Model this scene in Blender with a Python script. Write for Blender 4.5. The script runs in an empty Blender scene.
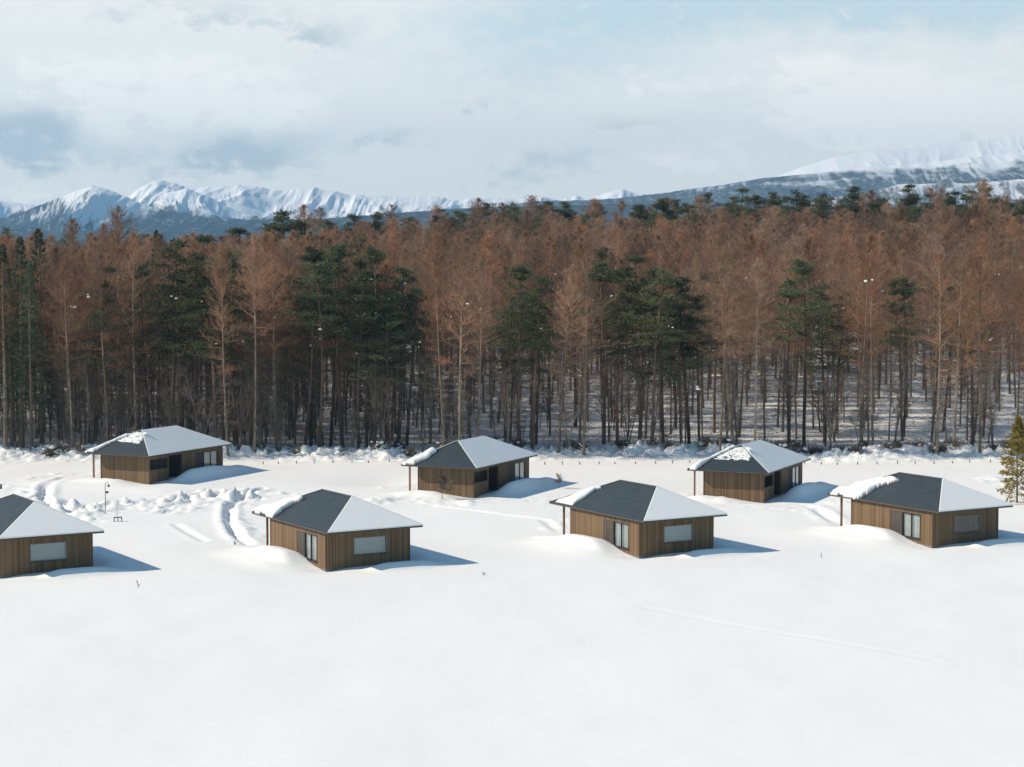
import bpy, math, random
import numpy as np
from mathutils import Vector, Matrix

random.seed(7)
RNG = np.random.default_rng(11)
SC = bpy.context.scene
COL = SC.collection
R = math.radians

# ------------------------------------------------------------------ camera, world, sun, exposure
CAM_H, FOC, HORIZON = 24.3, 1991.0, 255.0
PITCH = math.atan((383.5 - HORIZON) / FOC)
cam_d = bpy.data.cameras.new('camera')
cam = bpy.data.objects.new('camera', cam_d)
COL.objects.link(cam)
cam.location = (0, 0, CAM_H)
cam.rotation_euler = (math.pi / 2 - PITCH, 0, 0)
cam_d.sensor_fit = 'HORIZONTAL'
cam_d.sensor_width = 36.0
cam_d.lens = FOC * 36.0 / 1024.0
cam_d.clip_start = 1.0
cam_d.clip_end = 60000.0
SC.camera = cam

SUN_EL, SUN_ALPHA = R(35), R(1)          # alpha: how far the sun stands towards the viewer's side of due left
EXPOSURE = 0.27
SUN_STRENGTH, SKY_STRENGTH = 4.4, 0.115
to_sun = Vector((-math.cos(SUN_ALPHA) * math.cos(SUN_EL), -math.sin(SUN_ALPHA) * math.cos(SUN_EL), math.sin(SUN_EL)))
sun_d = bpy.data.lights.new('sun', 'SUN')
sun_d.energy = SUN_STRENGTH
sun_d.angle = R(0.5)
sun_d.color = (1.0, 0.875, 0.71)
sun = bpy.data.objects.new('sun', sun_d)
COL.objects.link(sun)
sun.rotation_euler = to_sun.to_track_quat('Z', 'Y').to_euler()
sun.location = (-200, 150, 200)

SC.view_settings.view_transform = 'Standard'
SC.view_settings.look = 'None'
SC.view_settings.gamma = 1
SC.view_settings.use_curve_mapping = False
SC.view_settings.exposure = EXPOSURE
SC.render.engine = 'CYCLES'
SC.cycles.max_bounces = 6
SC.cycles.diffuse_bounces = 3
SC.cycles.glossy_bounces = 3
SC.cycles.transparent_max_bounces = 12
SC.cycles.volume_bounces = 0
SC.cycles.use_denoising = True
SC.cycles.denoiser = 'OPENIMAGEDENOISE'
SC.cycles.denoising_input_passes = 'RGB_ALBEDO_NORMAL'
SC.cycles.denoising_prefilter = 'ACCURATE'


class NT:
    """small helper round a node tree"""
    def __init__(self, tree):
        self.t = tree
        tree.nodes.clear()

    def n(self, kind, **kw):
        nd = self.t.nodes.new(kind)
        for k, v in kw.items():
            setattr(nd, k, v)
        return nd

    def link(self, a, b):
        self.t.links.new(a, b)

    def val(self, sock, v):
        if isinstance(v, bpy.types.NodeSocket):
            self.link(v, sock)
        else:
            sock.default_value = v

    def math(self, op, a, b=0.0, c=0.0, clamp=False):
        nd = self.n('ShaderNodeMath', operation=op)
        nd.use_clamp = clamp
        self.val(nd.inputs[0], a)
        self.val(nd.inputs[1], b)
        self.val(nd.inputs[2], c)
        return nd.outputs[0]

    def mix(self, fac, a, b):
        nd = self.n('ShaderNodeMix', data_type='RGBA')
        self.val(nd.inputs[0], fac)
        for s, v in ((nd.inputs[6], a), (nd.inputs[7], b)):
            if isinstance(v, tuple) and len(v) == 3:
                v = (*v, 1)
            self.val(s, v)
        return nd.outputs[2]

    def noise(self, vec, scale, detail=4, rough=0.55, dist=0.0):
        nd = self.n('ShaderNodeTexNoise')
        if vec is not None:
            self.link(vec, nd.inputs['Vector'])
        nd.inputs['Scale'].default_value = scale
        nd.inputs['Detail'].default_value = detail
        nd.inputs['Roughness'].default_value = rough
        nd.inputs['Distortion'].default_value = dist
        return nd.outputs[0]

    def smooth(self, v, a, b, lo=0.0, hi=1.0):
        nd = self.n('ShaderNodeMapRange', interpolation_type='SMOOTHSTEP')
        self.val(nd.inputs[0], v)
        for i, q in zip((1, 2, 3, 4), (a, b, lo, hi)):
            nd.inputs[i].default_value = q
        return nd.outputs[0]

    def xyz(self, vec):
        nd = self.n('ShaderNodeSeparateXYZ')
        self.link(vec, nd.inputs[0])
        return nd.outputs

    def comb(self, x, y, z):
        nd = self.n('ShaderNodeCombineXYZ')
        for s, v in zip(nd.inputs, (x, y, z)):
            self.val(s, v)
        return nd.outputs[0]


def build_world():
    w = bpy.data.worlds.new('World')
    SC.world = w
    w.use_nodes = True
    g = NT(w.node_tree)
    out = g.n('ShaderNodeOutputWorld')
    bg = g.n('ShaderNodeBackground')
    bg.inputs[1].default_value = SKY_STRENGTH
    g.link(bg.outputs[0], out.inputs[0])
    sky = g.n('ShaderNodeTexSky', sky_type='NISHITA')
    sky.sun_disc = False
    sky.sun_elevation = SUN_EL
    sky.sun_rotation = math.atan2(to_sun.x, to_sun.y)
    sky.altitude = 600
    sky.air_density = 1.0
    sky.dust_density = 0.25
    sky.ozone_density = 0.7
    tc = g.n('ShaderNodeTexCoord')
    d = tc.outputs['Generated']
    x, y, z = g.xyz(d)
    # directions in "degrees": azimuth off north and elevation
    az = g.math('MULTIPLY', g.math('ARCTAN2', x, y), 57.2958)
    el = g.math('MULTIPLY', g.math('ARCSINE', z), 57.2958)
    vec = g.comb(g.math('MULTIPLY', az, 0.8), g.math('MULTIPLY', el, 1.35), 0.0)
    n1 = g.noise(vec, 0.45, 7, 0.56, 0.2)
    n2 = g.noise(vec, 1.5, 9, 0.64, 0.2)
    warp = g.math('MULTIPLY', g.math('SUBTRACT', n2, 0.5), 2.6)
    warp2 = g.math('MULTIPLY', g.math('SUBTRACT', n1, 0.5), 3.2)
    azw = g.math('ADD', g.math('ADD', az, warp), warp2)
    elw = g.math('ADD', el, g.math('MULTIPLY', g.math('ADD', warp, warp2), 0.45))

    def blob(a0, e0, sa, se, k):
        q = g.math('ADD', g.math('POWER', g.math('DIVIDE', g.math('SUBTRACT', azw, a0), sa), 2.0),
                   g.math('POWER', g.math('DIVIDE', g.math('SUBTRACT', elw, e0), se), 2.0))
        return g.math('MULTIPLY', g.math('EXPONENT', g.math('MULTIPLY', q, -1.0)), k)

    def px(xp, yp, sx, sy, k):           # where the photograph shows it, turned into a direction
        return blob(math.degrees(math.atan((xp - 512) / FOC)), math.degrees(math.atan((255 - yp) / FOC)),
                    math.degrees(sx / FOC), math.degrees(sy / FOC), k)

    def total(lst):
        s = lst[0]
        for q in lst[1:]:
            s = g.math('ADD', s, q)
        return s
    grey = total([px(30, 138, 60, 26, 1.0), px(255, 152, 70, 20, .95), px(120, 165, 80, 16, .45), px(215, 20, 130, 18, .5), px(330, 38, 40, 14, .5),
                  px(395, 135, 40, 14, .45), px(560, 160, 70, 18, .5), px(495, 105, 40, 10, .4), px(640, 120, 90, 10, .32), px(740, 95, 60, 14, .3),
                  px(500, 180, 60, 10, .3)])
    white = total([px(180, 118, 110, 22, .55), px(150, 80, 170, 28, .6), px(640, 85, 90, 24, .3), px(820, 75, 60, 16, .6), px(900, 95, 150, 30, .5), px(930, 130, 150, 30, .8),
                   px(690, 160, 80, 14, .4), px(60, 190, 90, 14, .4), px(290, 110, 40, 14, .4)])
    blue = total([px(800, 8, 280, 34, 1.0), px(560, 30, 140, 40, .6), px(1010, 20, 120, 22, .5), px(560, 70, 120, 20, .35)])
    fine = g.math('ADD', g.math('MULTIPLY', g.math('SUBTRACT', n2, 0.5), 1.5), g.math('MULTIPLY', g.math('SUBTRACT', n1, 0.5), .6))
    K = 1.0 / SKY_STRENGTH * 2 ** -EXPOSURE
    CLOUD = 1.05

    def c(r, gg, b):
        return (r * K * CLOUD, gg * K * CLOUD, b * K * CLOUD, 1)
    col = g.mix(g.math('ADD', blue, g.math('MULTIPLY', fine, .35), clamp=True), c(1.0, 1.0, .955), c(.66, .80, .85))
    col = g.mix(g.smooth(g.math('ADD', white, g.math('MULTIPLY', fine, 1.15)), .16, .62), col, c(1.13, 1.11, 1.05))
    gf = g.smooth(g.math('ADD', g.math('MULTIPLY', grey, 1.1), g.math('MULTIPLY', fine, 1.0)), .14, 1.0)
    col = g.mix(gf, col, c(.615, .69, .715))
    # the cloud bank stands low over the northern horizon; the rest of the sky is clear with some thin cloud
    mask = g.math('MULTIPLY', g.smooth(el, 8.0, 15.0, 1.0, 0.0), g.smooth(y, 0.55, 0.9, 0.0, 1.0))
    hi = g.smooth(g.noise(d, 2.2, 5, .55, .3), 0.58, 0.76, 0.0, 0.25)
    tint = g.n('ShaderNodeMix', data_type='RGBA', blend_type='MULTIPLY')
    tint.inputs[0].default_value = 1.0
    g.link(sky.outputs[0], tint.inputs[6])
    tint.inputs[7].default_value = (.82, 1.03, 1.03, 1)
    base = g.mix(hi, tint.outputs[2], c(.80, .92, .98))
    g.link(g.mix(mask, base, col), bg.inputs[0])


build_world()

# ------------------------------------------------------------------ numeric helpers
CP, SP = math.cos(PITCH), math.sin(PITCH)


def project(x, y, z):
    zz = z - CAM_H
    d = y * CP - zz * SP
    up = y * SP + zz * CP
    return 512 + FOC * x / d, 383.5 - FOC * up / d


def on_ground(px, py, z=0.0):
    """ground point seen at a photograph pixel"""
    u, v = (px - 512) / FOC, (py - 383.5) / FOC
    dy, dz = CP - v * SP, -SP - v * CP
    t = (z - CAM_H) / dz
    return u * t, dy * t


def x_at(px, dist):
    return (px - 512) / FOC * dist


_perm = np.random.default_rng(5).random((257, 257))


def vnoise(x, y):
    x = np.asarray(x, float)
    y = np.asarray(y, float)
    xi, yi = np.floor(x).astype(int), np.floor(y).astype(int)
    fx, fy = x - xi, y - yi
    fx = fx * fx * fx * (fx * (fx * 6 - 15) + 10)
    fy = fy * fy * fy * (fy * (fy * 6 - 15) + 10)
    a = _perm[xi % 256, yi % 256]
    b = _perm[(xi + 1) % 256, yi % 256]
    c = _perm[xi % 256, (yi + 1) % 256]
    d = _perm[(xi + 1) % 256, (yi + 1) % 256]
    return (a * (1 - fx) + b * fx) * (1 - fy) + (c * (1 - fx) + d * fx) * fy - 0.5


def fbm(x, y, oct=5, gain=0.5, lac=2.03):
    s, amp = 0.0, 1.0
    for i in range(oct):
        s = s + amp * vnoise(x + 17.3 * i, y + 9.1 * i)
        x, y, amp = x * lac, y * lac, amp * gain
    return s


def ridged(x, y, oct=5, gain=0.55):
    s, amp = 0.0, 1.0
    for i in range(oct):
        s = s + amp * (1 - np.abs(4 * vnoise(x + 31.7 * i, y + 5.9 * i)).clip(0, 1.3))
        x, y, amp = x * 2.05, y * 2.05, amp * gain
    return s


def sstep(a, b, x):
    t = np.clip((np.asarray(x, float) - a) / (b - a), 0, 1)
    return t * t * (3 - 2 * t)


def mesh_np(name, verts, faces, mat, smooth=False):
    """verts (n,3); faces: list of int arrays (m,3) or (m,4)"""
    me = bpy.data.meshes.new(name)
    verts = np.asarray(verts, np.float32)
    faces = [np.asarray(f, np.int32) for f in faces if len(f)]
    nl = sum(f.size for f in faces)
    npoly = sum(len(f) for f in faces)
    me.vertices.add(len(verts))
    me.vertices.foreach_set('co', verts.ravel())
    me.loops.add(nl)
    me.polygons.add(npoly)
    me.loops.foreach_set('vertex_index', np.concatenate([f.ravel() for f in faces]))
    tot = np.concatenate([np.full(len(f), f.shape[1], np.int32) for f in faces])
    st = np.concatenate([[0], np.cumsum(tot)[:-1]]).astype(np.int32)
    me.polygons.foreach_set('loop_start', st)
    me.polygons.foreach_set('loop_total', tot)
    me.polygons.foreach_set('use_smooth', np.full(npoly, smooth))
    me.update(calc_edges=True)
    me.validate()
    if mat:
        me.materials.append(mat)
    return me


def link(name, data, parent=None, loc=None):
    o = bpy.data.objects.new(name, data)
    COL.objects.link(o)
    if parent:
        o.parent = parent
    if loc is not None:
        o.location = loc
    return o


def tag(o, label=None, cat=None, group=None, kind=None):
    if label:
        o['label'] = label
    if cat:
        o['category'] = cat
    if group:
        o['group'] = group
    if kind:
        o['kind'] = kind
    return o


class MB:
    """collects shapes for ONE mesh"""
    def __init__(self):
        self.v, self.f = [], []

    def add(self, vs, fs):
        b = len(self.v)
        self.v += [tuple(map(float, q)) for q in vs]
        self.f += [tuple(b + i for i in q) for q in fs]

    def box(self, x0, x1, y0, y1, z0, z1):
        self.add([(x0, y0, z0), (x1, y0, z0), (x1, y1, z0), (x0, y1, z0), (x0, y0, z1), (x1, y0, z1), (x1, y1, z1), (x0, y1, z1)],
                 [(0, 3, 2, 1), (4, 5, 6, 7), (0, 1, 5, 4), (1, 2, 6, 5), (2, 3, 7, 6), (3, 0, 4, 7)])

    def prism(self, pts, off):
        """closed slab: polygon pts (3-D) and the same moved by off"""
        n = len(pts)
        p2 = [tuple(Vector(q) + Vector(off)) for q in pts]
        self.add(list(pts) + p2, [tuple(range(n))[::-1], tuple(range(n, 2 * n))] +
                 [(i, (i + 1) % n, n + (i + 1) % n, n + i) for i in range(n)])

    def tube(self, path, radii, k=6, cap=True):
        rings = []
        P = [Vector(q) for q in path]
        for i, q in enumerate(P):
            t = (P[min(i + 1, len(P) - 1)] - P[max(i - 1, 0)]).normalized()
            a = t.orthogonal().normalized()
            if abs(t.z) > 0.5:
                a = (Vector((1, 0, 0)) - t * t.x).normalized()
            b = t.cross(a)
            rings.append([q + (a * math.cos(2 * math.pi * j / k) + b * math.sin(2 * math.pi * j / k)) * radii[i] for j in range(k)])
        fs = []
        for i in range(len(P) - 1):
            for j in range(k):
                fs.append((i * k + j, i * k + (j + 1) % k, (i + 1) * k + (j + 1) % k, (i + 1) * k + j))
        if cap:
            fs.append(tuple(range(k))[::-1])
            fs.append(tuple((len(P) - 1) * k + j for j in range(k)))
        self.add([q for r in rings for q in r], fs)

    def mesh(self, name, mat, smooth=False):
        me = bpy.data.meshes.new(name)
        me.from_pydata(self.v, [], self.f)
        me.validate()
        me.update()
        me.materials.append(mat)
        if smooth:
            me.polygons.foreach_set('use_smooth', np.full(len(me.polygons), True))
        return me

    def build(self, name, mat, parent=None, smooth=False):
        return link(name, self.mesh(name, mat, smooth), parent)


# ------------------------------------------------------------------ materials
def new_mat(name):
    m = bpy.data.materials.new(name)
    m.use_nodes = True
    g = NT(m.node_tree)
    out = g.n('ShaderNodeOutputMaterial')
    p = g.n('ShaderNodeBsdfPrincipled')
    g.link(p.outputs[0], out.inputs[0])
    return m, g, p, out


def bump(g, p, h, strength, dist):
    b = g.n('ShaderNodeBump')
    b.inputs['Strength'].default_value = strength
    b.inputs['Distance'].default_value = dist
    g.link(h, b.inputs['Height'])
    g.link(b.outputs[0], p.inputs['Normal'])


def mat_snow(name, forest=False):
    m, g, p, out = new_mat(name)
    geo = g.n('ShaderNodeNewGeometry')
    pos = geo.outputs['Position']
    x, y, z = g.xyz(pos)
    n = g.noise(pos, 0.12, 4)
    col = g.mix(n, (.815, .81, .78), (.87, .86, .83))
    if forest:
        # twigs, bark crumbs and needles lying on the snow between the trunks
        deb = g.smooth(g.noise(pos, 1.3, 5, .7), 0.47, 0.66)
        deb2 = g.smooth(g.noise(pos, .22, 3, .6), 0.42, 0.66)
        wood = g.smooth(g.math('ADD', y, g.math('MULTIPLY', n, 14.0)), 249.0, 262.0)
        f = g.math('MULTIPLY', g.math('MULTIPLY', deb, g.math('ADD', .10, g.math('MULTIPLY', deb2, .4))), wood)
        f = g.math('MULTIPLY', f, g.smooth(y, 480, 600, 1.0, 0.0))
        col = g.mix(f, col, (.16, .12, .09))
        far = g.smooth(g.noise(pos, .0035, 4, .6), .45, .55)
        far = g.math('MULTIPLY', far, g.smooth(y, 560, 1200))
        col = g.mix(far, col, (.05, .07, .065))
    g.link(col, p.inputs['Base Color'])
    p.inputs['Roughness'].default_value = 0.75
    p.inputs['Specular IOR Level'].default_value = 0.25
    rip = g.noise(g.comb(g.math('ADD', g.math('MULTIPLY', x, .35), g.math('MULTIPLY', y, .12)), g.math('SUBTRACT', g.math('MULTIPLY', y, 1.1), g.math('MULTIPLY', x, .25)), z), .9, 5, .62, .6)
    h = g.math('ADD', g.math('ADD', g.noise(pos, 1.6, 5, .6), g.math('MULTIPLY', g.noise(pos, .35, 3), 2.2)), g.math('MULTIPLY', rip, 1.3))
    bump(g, p, h, 0.20, 0.09)
    return m


def mat_simple(name, col, rough=0.6, spec=0.3, var=0.25, scale=3.0, metallic=0.0):
    m, g, p, out = new_mat(name)
    tc = g.n('ShaderNodeTexCoord')
    n = g.noise(tc.outputs['Object'], scale, 4, .6)
    a = tuple(c * (1 - var) for c in col)
    b = tuple(c * (1 + var) for c in col)
    g.link(g.mix(n, a, b), p.inputs['Base Color'])
    p.inputs['Roughness'].default_value = rough
    p.inputs['Specular IOR Level'].default_value = spec
    p.inputs['Metallic'].default_value = metallic
    return m


def mat_boards(name, a, b, width=0.17):
    m, g, p, out = new_mat(name)
    tc = g.n('ShaderNodeTexCoord')
    o = tc.outputs['Object']
    x, y, z = g.xyz(o)
    s = g.math('DIVIDE', g.math('ADD', x, y), width)
    idx = g.math('FLOOR', s)
    wn = g.n('ShaderNodeTexWhiteNoise', noise_dimensions='2D')
    g.link(g.comb(idx, g.n('ShaderNodeObjectInfo').outputs['Random'], 0.0), wn.inputs[0])
    grain = g.noise(g.comb(g.math('MULTIPLY', g.math('ADD', x, y), 9.0), g.math('MULTIPLY', z, .8), idx), 2.0, 5, .65)
    f = g.math('ADD', g.math('MULTIPLY', wn.outputs[0], .65), g.math('MULTIPLY', grain, .45), clamp=True)
    col = g.mix(f, a, b)
    fr = g.math('FRACT', s)
    groove = g.math('MULTIPLY', g.smooth(fr, 0.0, .09), g.smooth(fr, .91, 1.0, 1.0, 0.0))
    col = g.mix(groove, tuple(c * .45 for c in a), col)
    # weathering: greyer and wetter low down, run marks under the eaves
    wx = g.noise(g.comb(g.math('MULTIPLY', g.math('ADD', x, y), 1.5), g.math('MULTIPLY', z, .5), 0.0), 1.4, 4, .6)
    col = g.mix(g.smooth(wx, .45, .8, 0.0, .45), col, (.13, .105, .085))
    g.link(col, p.inputs['Base Color'])
    p.inputs['Roughness'].default_value = .7
    p.inputs['Specular IOR Level'].default_value = .25
    bump(g, p, groove, .7, .015)
    return m


def mat_roof(name):
    m, g, p, out = new_mat(name)
    tc = g.n('ShaderNodeTexCoord')
    o = tc.outputs['Object']
    x, y, z = g.xyz(o)
    rows = g.math('DIVIDE', z, 0.11)
    fr = g.math('FRACT', rows)
    row = g.math('FLOOR', rows)
    lap = g.smooth(fr, 0.0, .16)
    wn = g.n('ShaderNodeTexWhiteNoise', noise_dimensions='3D')
    g.link(g.comb(row, g.math('FLOOR', g.math('DIVIDE', g.math('ADD', g.math('ADD', x, y), g.math('MULTIPLY', row, .43)), .9)), 0.0), wn.inputs[0])
    n = g.noise(o, .6, 4, .6)
    f = g.math('ADD', g.math('MULTIPLY', wn.outputs[0], .45), g.math('MULTIPLY', n, .6), clamp=True)
    col = g.mix(f, (.022, .031, .036), (.042, .056, .064))
    col = g.mix(lap, (.016, .021, .025), col)
    g.link(col, p.inputs['Base Color'])
    p.inputs['Roughness'].default_value = .55
    p.inputs['Specular IOR Level'].default_value = .35
    bump(g, p, lap, .6, .02)
    return m


def mat_glass(name):
    m, g, p, out = new_mat(name)
    tr = g.n('ShaderNodeBsdfTransparent')
    tr.inputs[0].default_value = (.86, .9, .9, 1)
    gl = g.n('ShaderNodeBsdfGlossy')
    gl.inputs['Roughness'].default_value = .03
    lw = g.n('ShaderNodeLayerWeight')
    lw.inputs[0].default_value = .5
    fr = g.math('ADD', .05, g.math('MULTIPLY', g.math('POWER', lw.outputs['Facing'], 3.0), .7))
    mx = g.n('ShaderNodeMixShader')
    g.link(fr, mx.inputs[0])
    g.link(tr.outputs[0], mx.inputs[1])
    g.link(gl.outputs[0], mx.inputs[2])
    g.link(mx.outputs[0], out.inputs[0])
    return m


def mat_tree(name, a, b, rough=.8, tint=None, transl=0.0):
    """bark, twig or needle material: varies along the tree and from tree to tree"""
    m, g, p, out = new_mat(name)
    tc = g.n('ShaderNodeTexCoord')
    rnd = g.n('ShaderNodeObjectInfo').outputs['Random']
    n = g.noise(tc.outputs['Object'], .55, 4, .65)
    f = g.smooth(n, .3, .72)
    col = g.mix(f, a, b)
    if tint:
        col = g.mix(g.math('MULTIPLY', rnd, .8), col, tint)
    hs = g.n('ShaderNodeHueSaturation')
    g.link(g.math('ADD', .62, g.math('MULTIPLY', g.math('FRACT', g.math('MULTIPLY', rnd, 7.31)), .75)), hs.inputs['Value'])
    g.link(col, hs.inputs['Color'])
    g.link(hs.outputs[0], p.inputs['Base Color'])
    p.inputs['Roughness'].default_value = rough
    p.inputs['Specular IOR Level'].default_value = .15
    if transl:
        t = g.n('ShaderNodeBsdfTranslucent')
        g.link(hs.outputs[0], t.inputs[0])
        mx = g.n('ShaderNodeMixShader')
        mx.inputs[0].default_value = transl
        g.link(p.outputs[0], mx.inputs[1])
        g.link(t.outputs[0], mx.inputs[2])
        g.link(mx.outputs[0], out.inputs[0])
    return m


def mat_mountain(name, dark, cover, zlo, zhi, scale, streak=3.0, stretch=1.0, speck=.55):
    """snow with dark forest: more forest low down, on noise patches and in streaks down the fall line"""
    m, g, p, out = new_mat(name)
    geo = g.n('ShaderNodeNewGeometry')
    pos = geo.outputs['Position']
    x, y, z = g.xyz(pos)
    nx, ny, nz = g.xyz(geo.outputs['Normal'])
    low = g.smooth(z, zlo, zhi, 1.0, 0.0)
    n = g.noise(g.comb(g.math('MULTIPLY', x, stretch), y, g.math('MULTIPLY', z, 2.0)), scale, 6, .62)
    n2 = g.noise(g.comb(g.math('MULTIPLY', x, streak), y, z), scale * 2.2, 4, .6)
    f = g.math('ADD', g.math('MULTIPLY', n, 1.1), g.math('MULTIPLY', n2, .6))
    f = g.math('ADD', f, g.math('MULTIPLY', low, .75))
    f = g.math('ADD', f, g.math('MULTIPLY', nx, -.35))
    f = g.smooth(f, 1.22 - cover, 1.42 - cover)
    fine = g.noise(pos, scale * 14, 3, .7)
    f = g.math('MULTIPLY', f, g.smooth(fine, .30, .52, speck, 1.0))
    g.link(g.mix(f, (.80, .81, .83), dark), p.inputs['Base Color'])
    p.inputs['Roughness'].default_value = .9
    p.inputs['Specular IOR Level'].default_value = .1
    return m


M = {}
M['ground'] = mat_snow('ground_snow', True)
M['snow'] = mat_snow('snow')
M['board'] = mat_boards('cedar_boards', (.080, .046, .023), (.240, .152, .080), .135)
M['board_dark'] = mat_boards('dark_boards', (.05, .042, .036), (.09, .075, .062))  # dark door panels, and recess walls whose shade is put into the colour
M['roof'] = mat_roof('slate_roof')
M['trim'] = mat_simple('dark_trim', (.05, .045, .042), .5)
M['frame'] = mat_simple('black_frame', (.018, .018, .02), .4)
M['fascia'] = mat_simple('fascia', (.10, .075, .055), .6)
M['post'] = mat_simple('post_wood', (.20, .105, .055), .65)
M['concrete'] = mat_simple('concrete', (.16, .16, .16), .8)
M['curtain'] = mat_simple('curtain', (.74, .71, .68), .9, .1, .12, 1.5)
M['window_frame'] = mat_simple('grey_frame', (.20, .20, .20), .4)
M['blind'] = mat_simple('blind', (.52, .54, .54), .8, .2, .08, 1.0)
M['room'] = mat_simple('room', (.06, .05, .045), .9)
M['glass'] = mat_glass('glass')
M['metal'] = mat_simple('dark_metal', (.07, .07, .07), .45, .4, .2)
M['stake'] = mat_simple('stake', (.09, .065, .05), .8)
M['larch_bark'] = mat_tree('larch_bark', (.10, .076, .057), (.37, .28, .20), tint=(.29, .215, .16))
M['larch_twig'] = mat_tree('larch_twig', (.25, .130, .074), (.46, .245, .138), tint=(.33, .24, .172), transl=.42)
M['dead_twig'] = mat_tree('dead_twig', (.14, .108, .084), (.29, .225, .175))
M['pine_bark'] = mat_tree('pine_bark', (.075, .048, .036), (.19, .115, .08))
M['pine_needle'] = mat_tree('pine_needle', (.068, .090, .050), (.145, .166, .080), tint=(.13, .138, .07), transl=.45)
M['fir_needle'] = mat_tree('fir_needle', (.062, .085, .048), (.13, .15, .085), transl=.35)
M['young_needle'] = mat_tree('young_needle', (.32, .265, .065), (.55, .42, .12), transl=.5)
M['grey_bark'] = mat_tree('grey_bark', (.12, .10, .085), (.26, .215, .17))
M['grey_twig'] = mat_tree('grey_twig', (.13, .095, .07), (.25, .19, .14))

# ------------------------------------------------------------------ cabins: where they stand (fitted to the photograph)
# front corner of the walls x, y, turn, base height
CAB_A = [(-38.98, 149.97, 31.0, -.05), (-14.46, 153.12, 30.93, -.02), (10.26, 159.67, 30.45, .0), (35.08, 165.06, 30.2, .06)]
CAB_B = [(-38.19, 208.5, 63.9, .30), (-3.86, 199.33, 65.35, .0), (24.99, 196.47, 65.68, -.15)]
A_W, A_L = 7.39, 10.39
B_W, B_L = 13.55, 6.29
EAVE = 3.01


# ------------------------------------------------------------------ the snow field
def seg_dist(x, y, pts):
    """distance to a polyline and the run along it"""
    best = np.full(x.shape, 1e9)
    for (ax, ay), (bx, by) in zip(pts[:-1], pts[1:]):
        vx, vy = bx - ax, by - ay
        L2 = vx * vx + vy * vy + 1e-9
        t = np.clip(((x - ax) * vx + (y - ay) * vy) / L2, 0, 1)
        best = np.minimum(best, np.hypot(x - ax - t * vx, y - ay - t * vy))
    return best


def px_line(pts):
    return [on_ground(a, b) for a, b in pts]


TRENCH = [(px_line([(88, 477), (63, 479), (46, 487), (43, 497), (50, 506), (62, 510)]), .42, .5),
          (px_line([(262, 490), (245, 496), (229, 507), (229, 522), (237, 536), (250, 545)]), .36, .5),
          (px_line([(40, 497), (12, 503), (-20, 515)]), .5, .25),
          (px_line([(842, 527), (815, 507), (800, 503), (770, 506)]), .5, .3),
          (px_line([(640, 606), (760, 630), (900, 655), (1040, 680)]), .22, .04),
          (px_line([(430, 505), (545, 520), (560, 533)]), .4, .12),
          (px_line([(175, 525), (205, 542)]), .3, .14)]
ROUGH = [(px_line([(52, 505), (75, 511), (90, 515), (104, 506), (130, 503), (170, 502), (208, 496), (248, 498)]), 1.5, .62),
         (px_line([(160, 508), (190, 496), (225, 492), (240, 500)]), 2.2, .45),
         (px_line([(372, 501), (400, 496), (430, 500), (474, 503)]), 1.8, .6),
         (px_line([(474, 503), (510, 497), (549, 501)]), 1.6, .35),
         (px_line([(230, 493), (303, 495)]), .8, .3),
         (px_line([(688, 493), (730, 503), (794, 508), (830, 503)]), 1.7, .5),
         (px_line([(380, 486), (412, 490)]), 1.2, .35),
         (px_line([(548, 530), (590, 505)]), 1.2, .2),
         (px_line([(0, 486), (30, 492)]), 1.2, .3),
         (px_line([(236, 520), (262, 545)]), 1.5, .25),
         (px_line([(985, 478), (1030, 490)]), 1.5, .3),
         (px_line([(120, 508), (175, 512), (215, 504), (246, 508)]), 1.6, .35),
         (px_line([(30, 480), (60, 474), (90, 480)]), 1.3, .3),
         (px_line([(255, 548), (300, 556), (318, 562)]), .8, .12),
         (px_line([(20, 500), (60, 506), (90, 522)]), 1.4, .4)]


def forest_slope(x, y):
    u = x / np.maximum(y, 50) * FOC
    return .020 + .030 * sstep(-330, -20, u) + .020 * sstep(20, 320, u)


def bank_line(x):
    """how far away the ploughed bank at the forest edge runs"""
    return 240.5 + 1.5 * np.sin(x * .045 + 1.0) + 1.5 * np.sin(x * .13)


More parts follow.
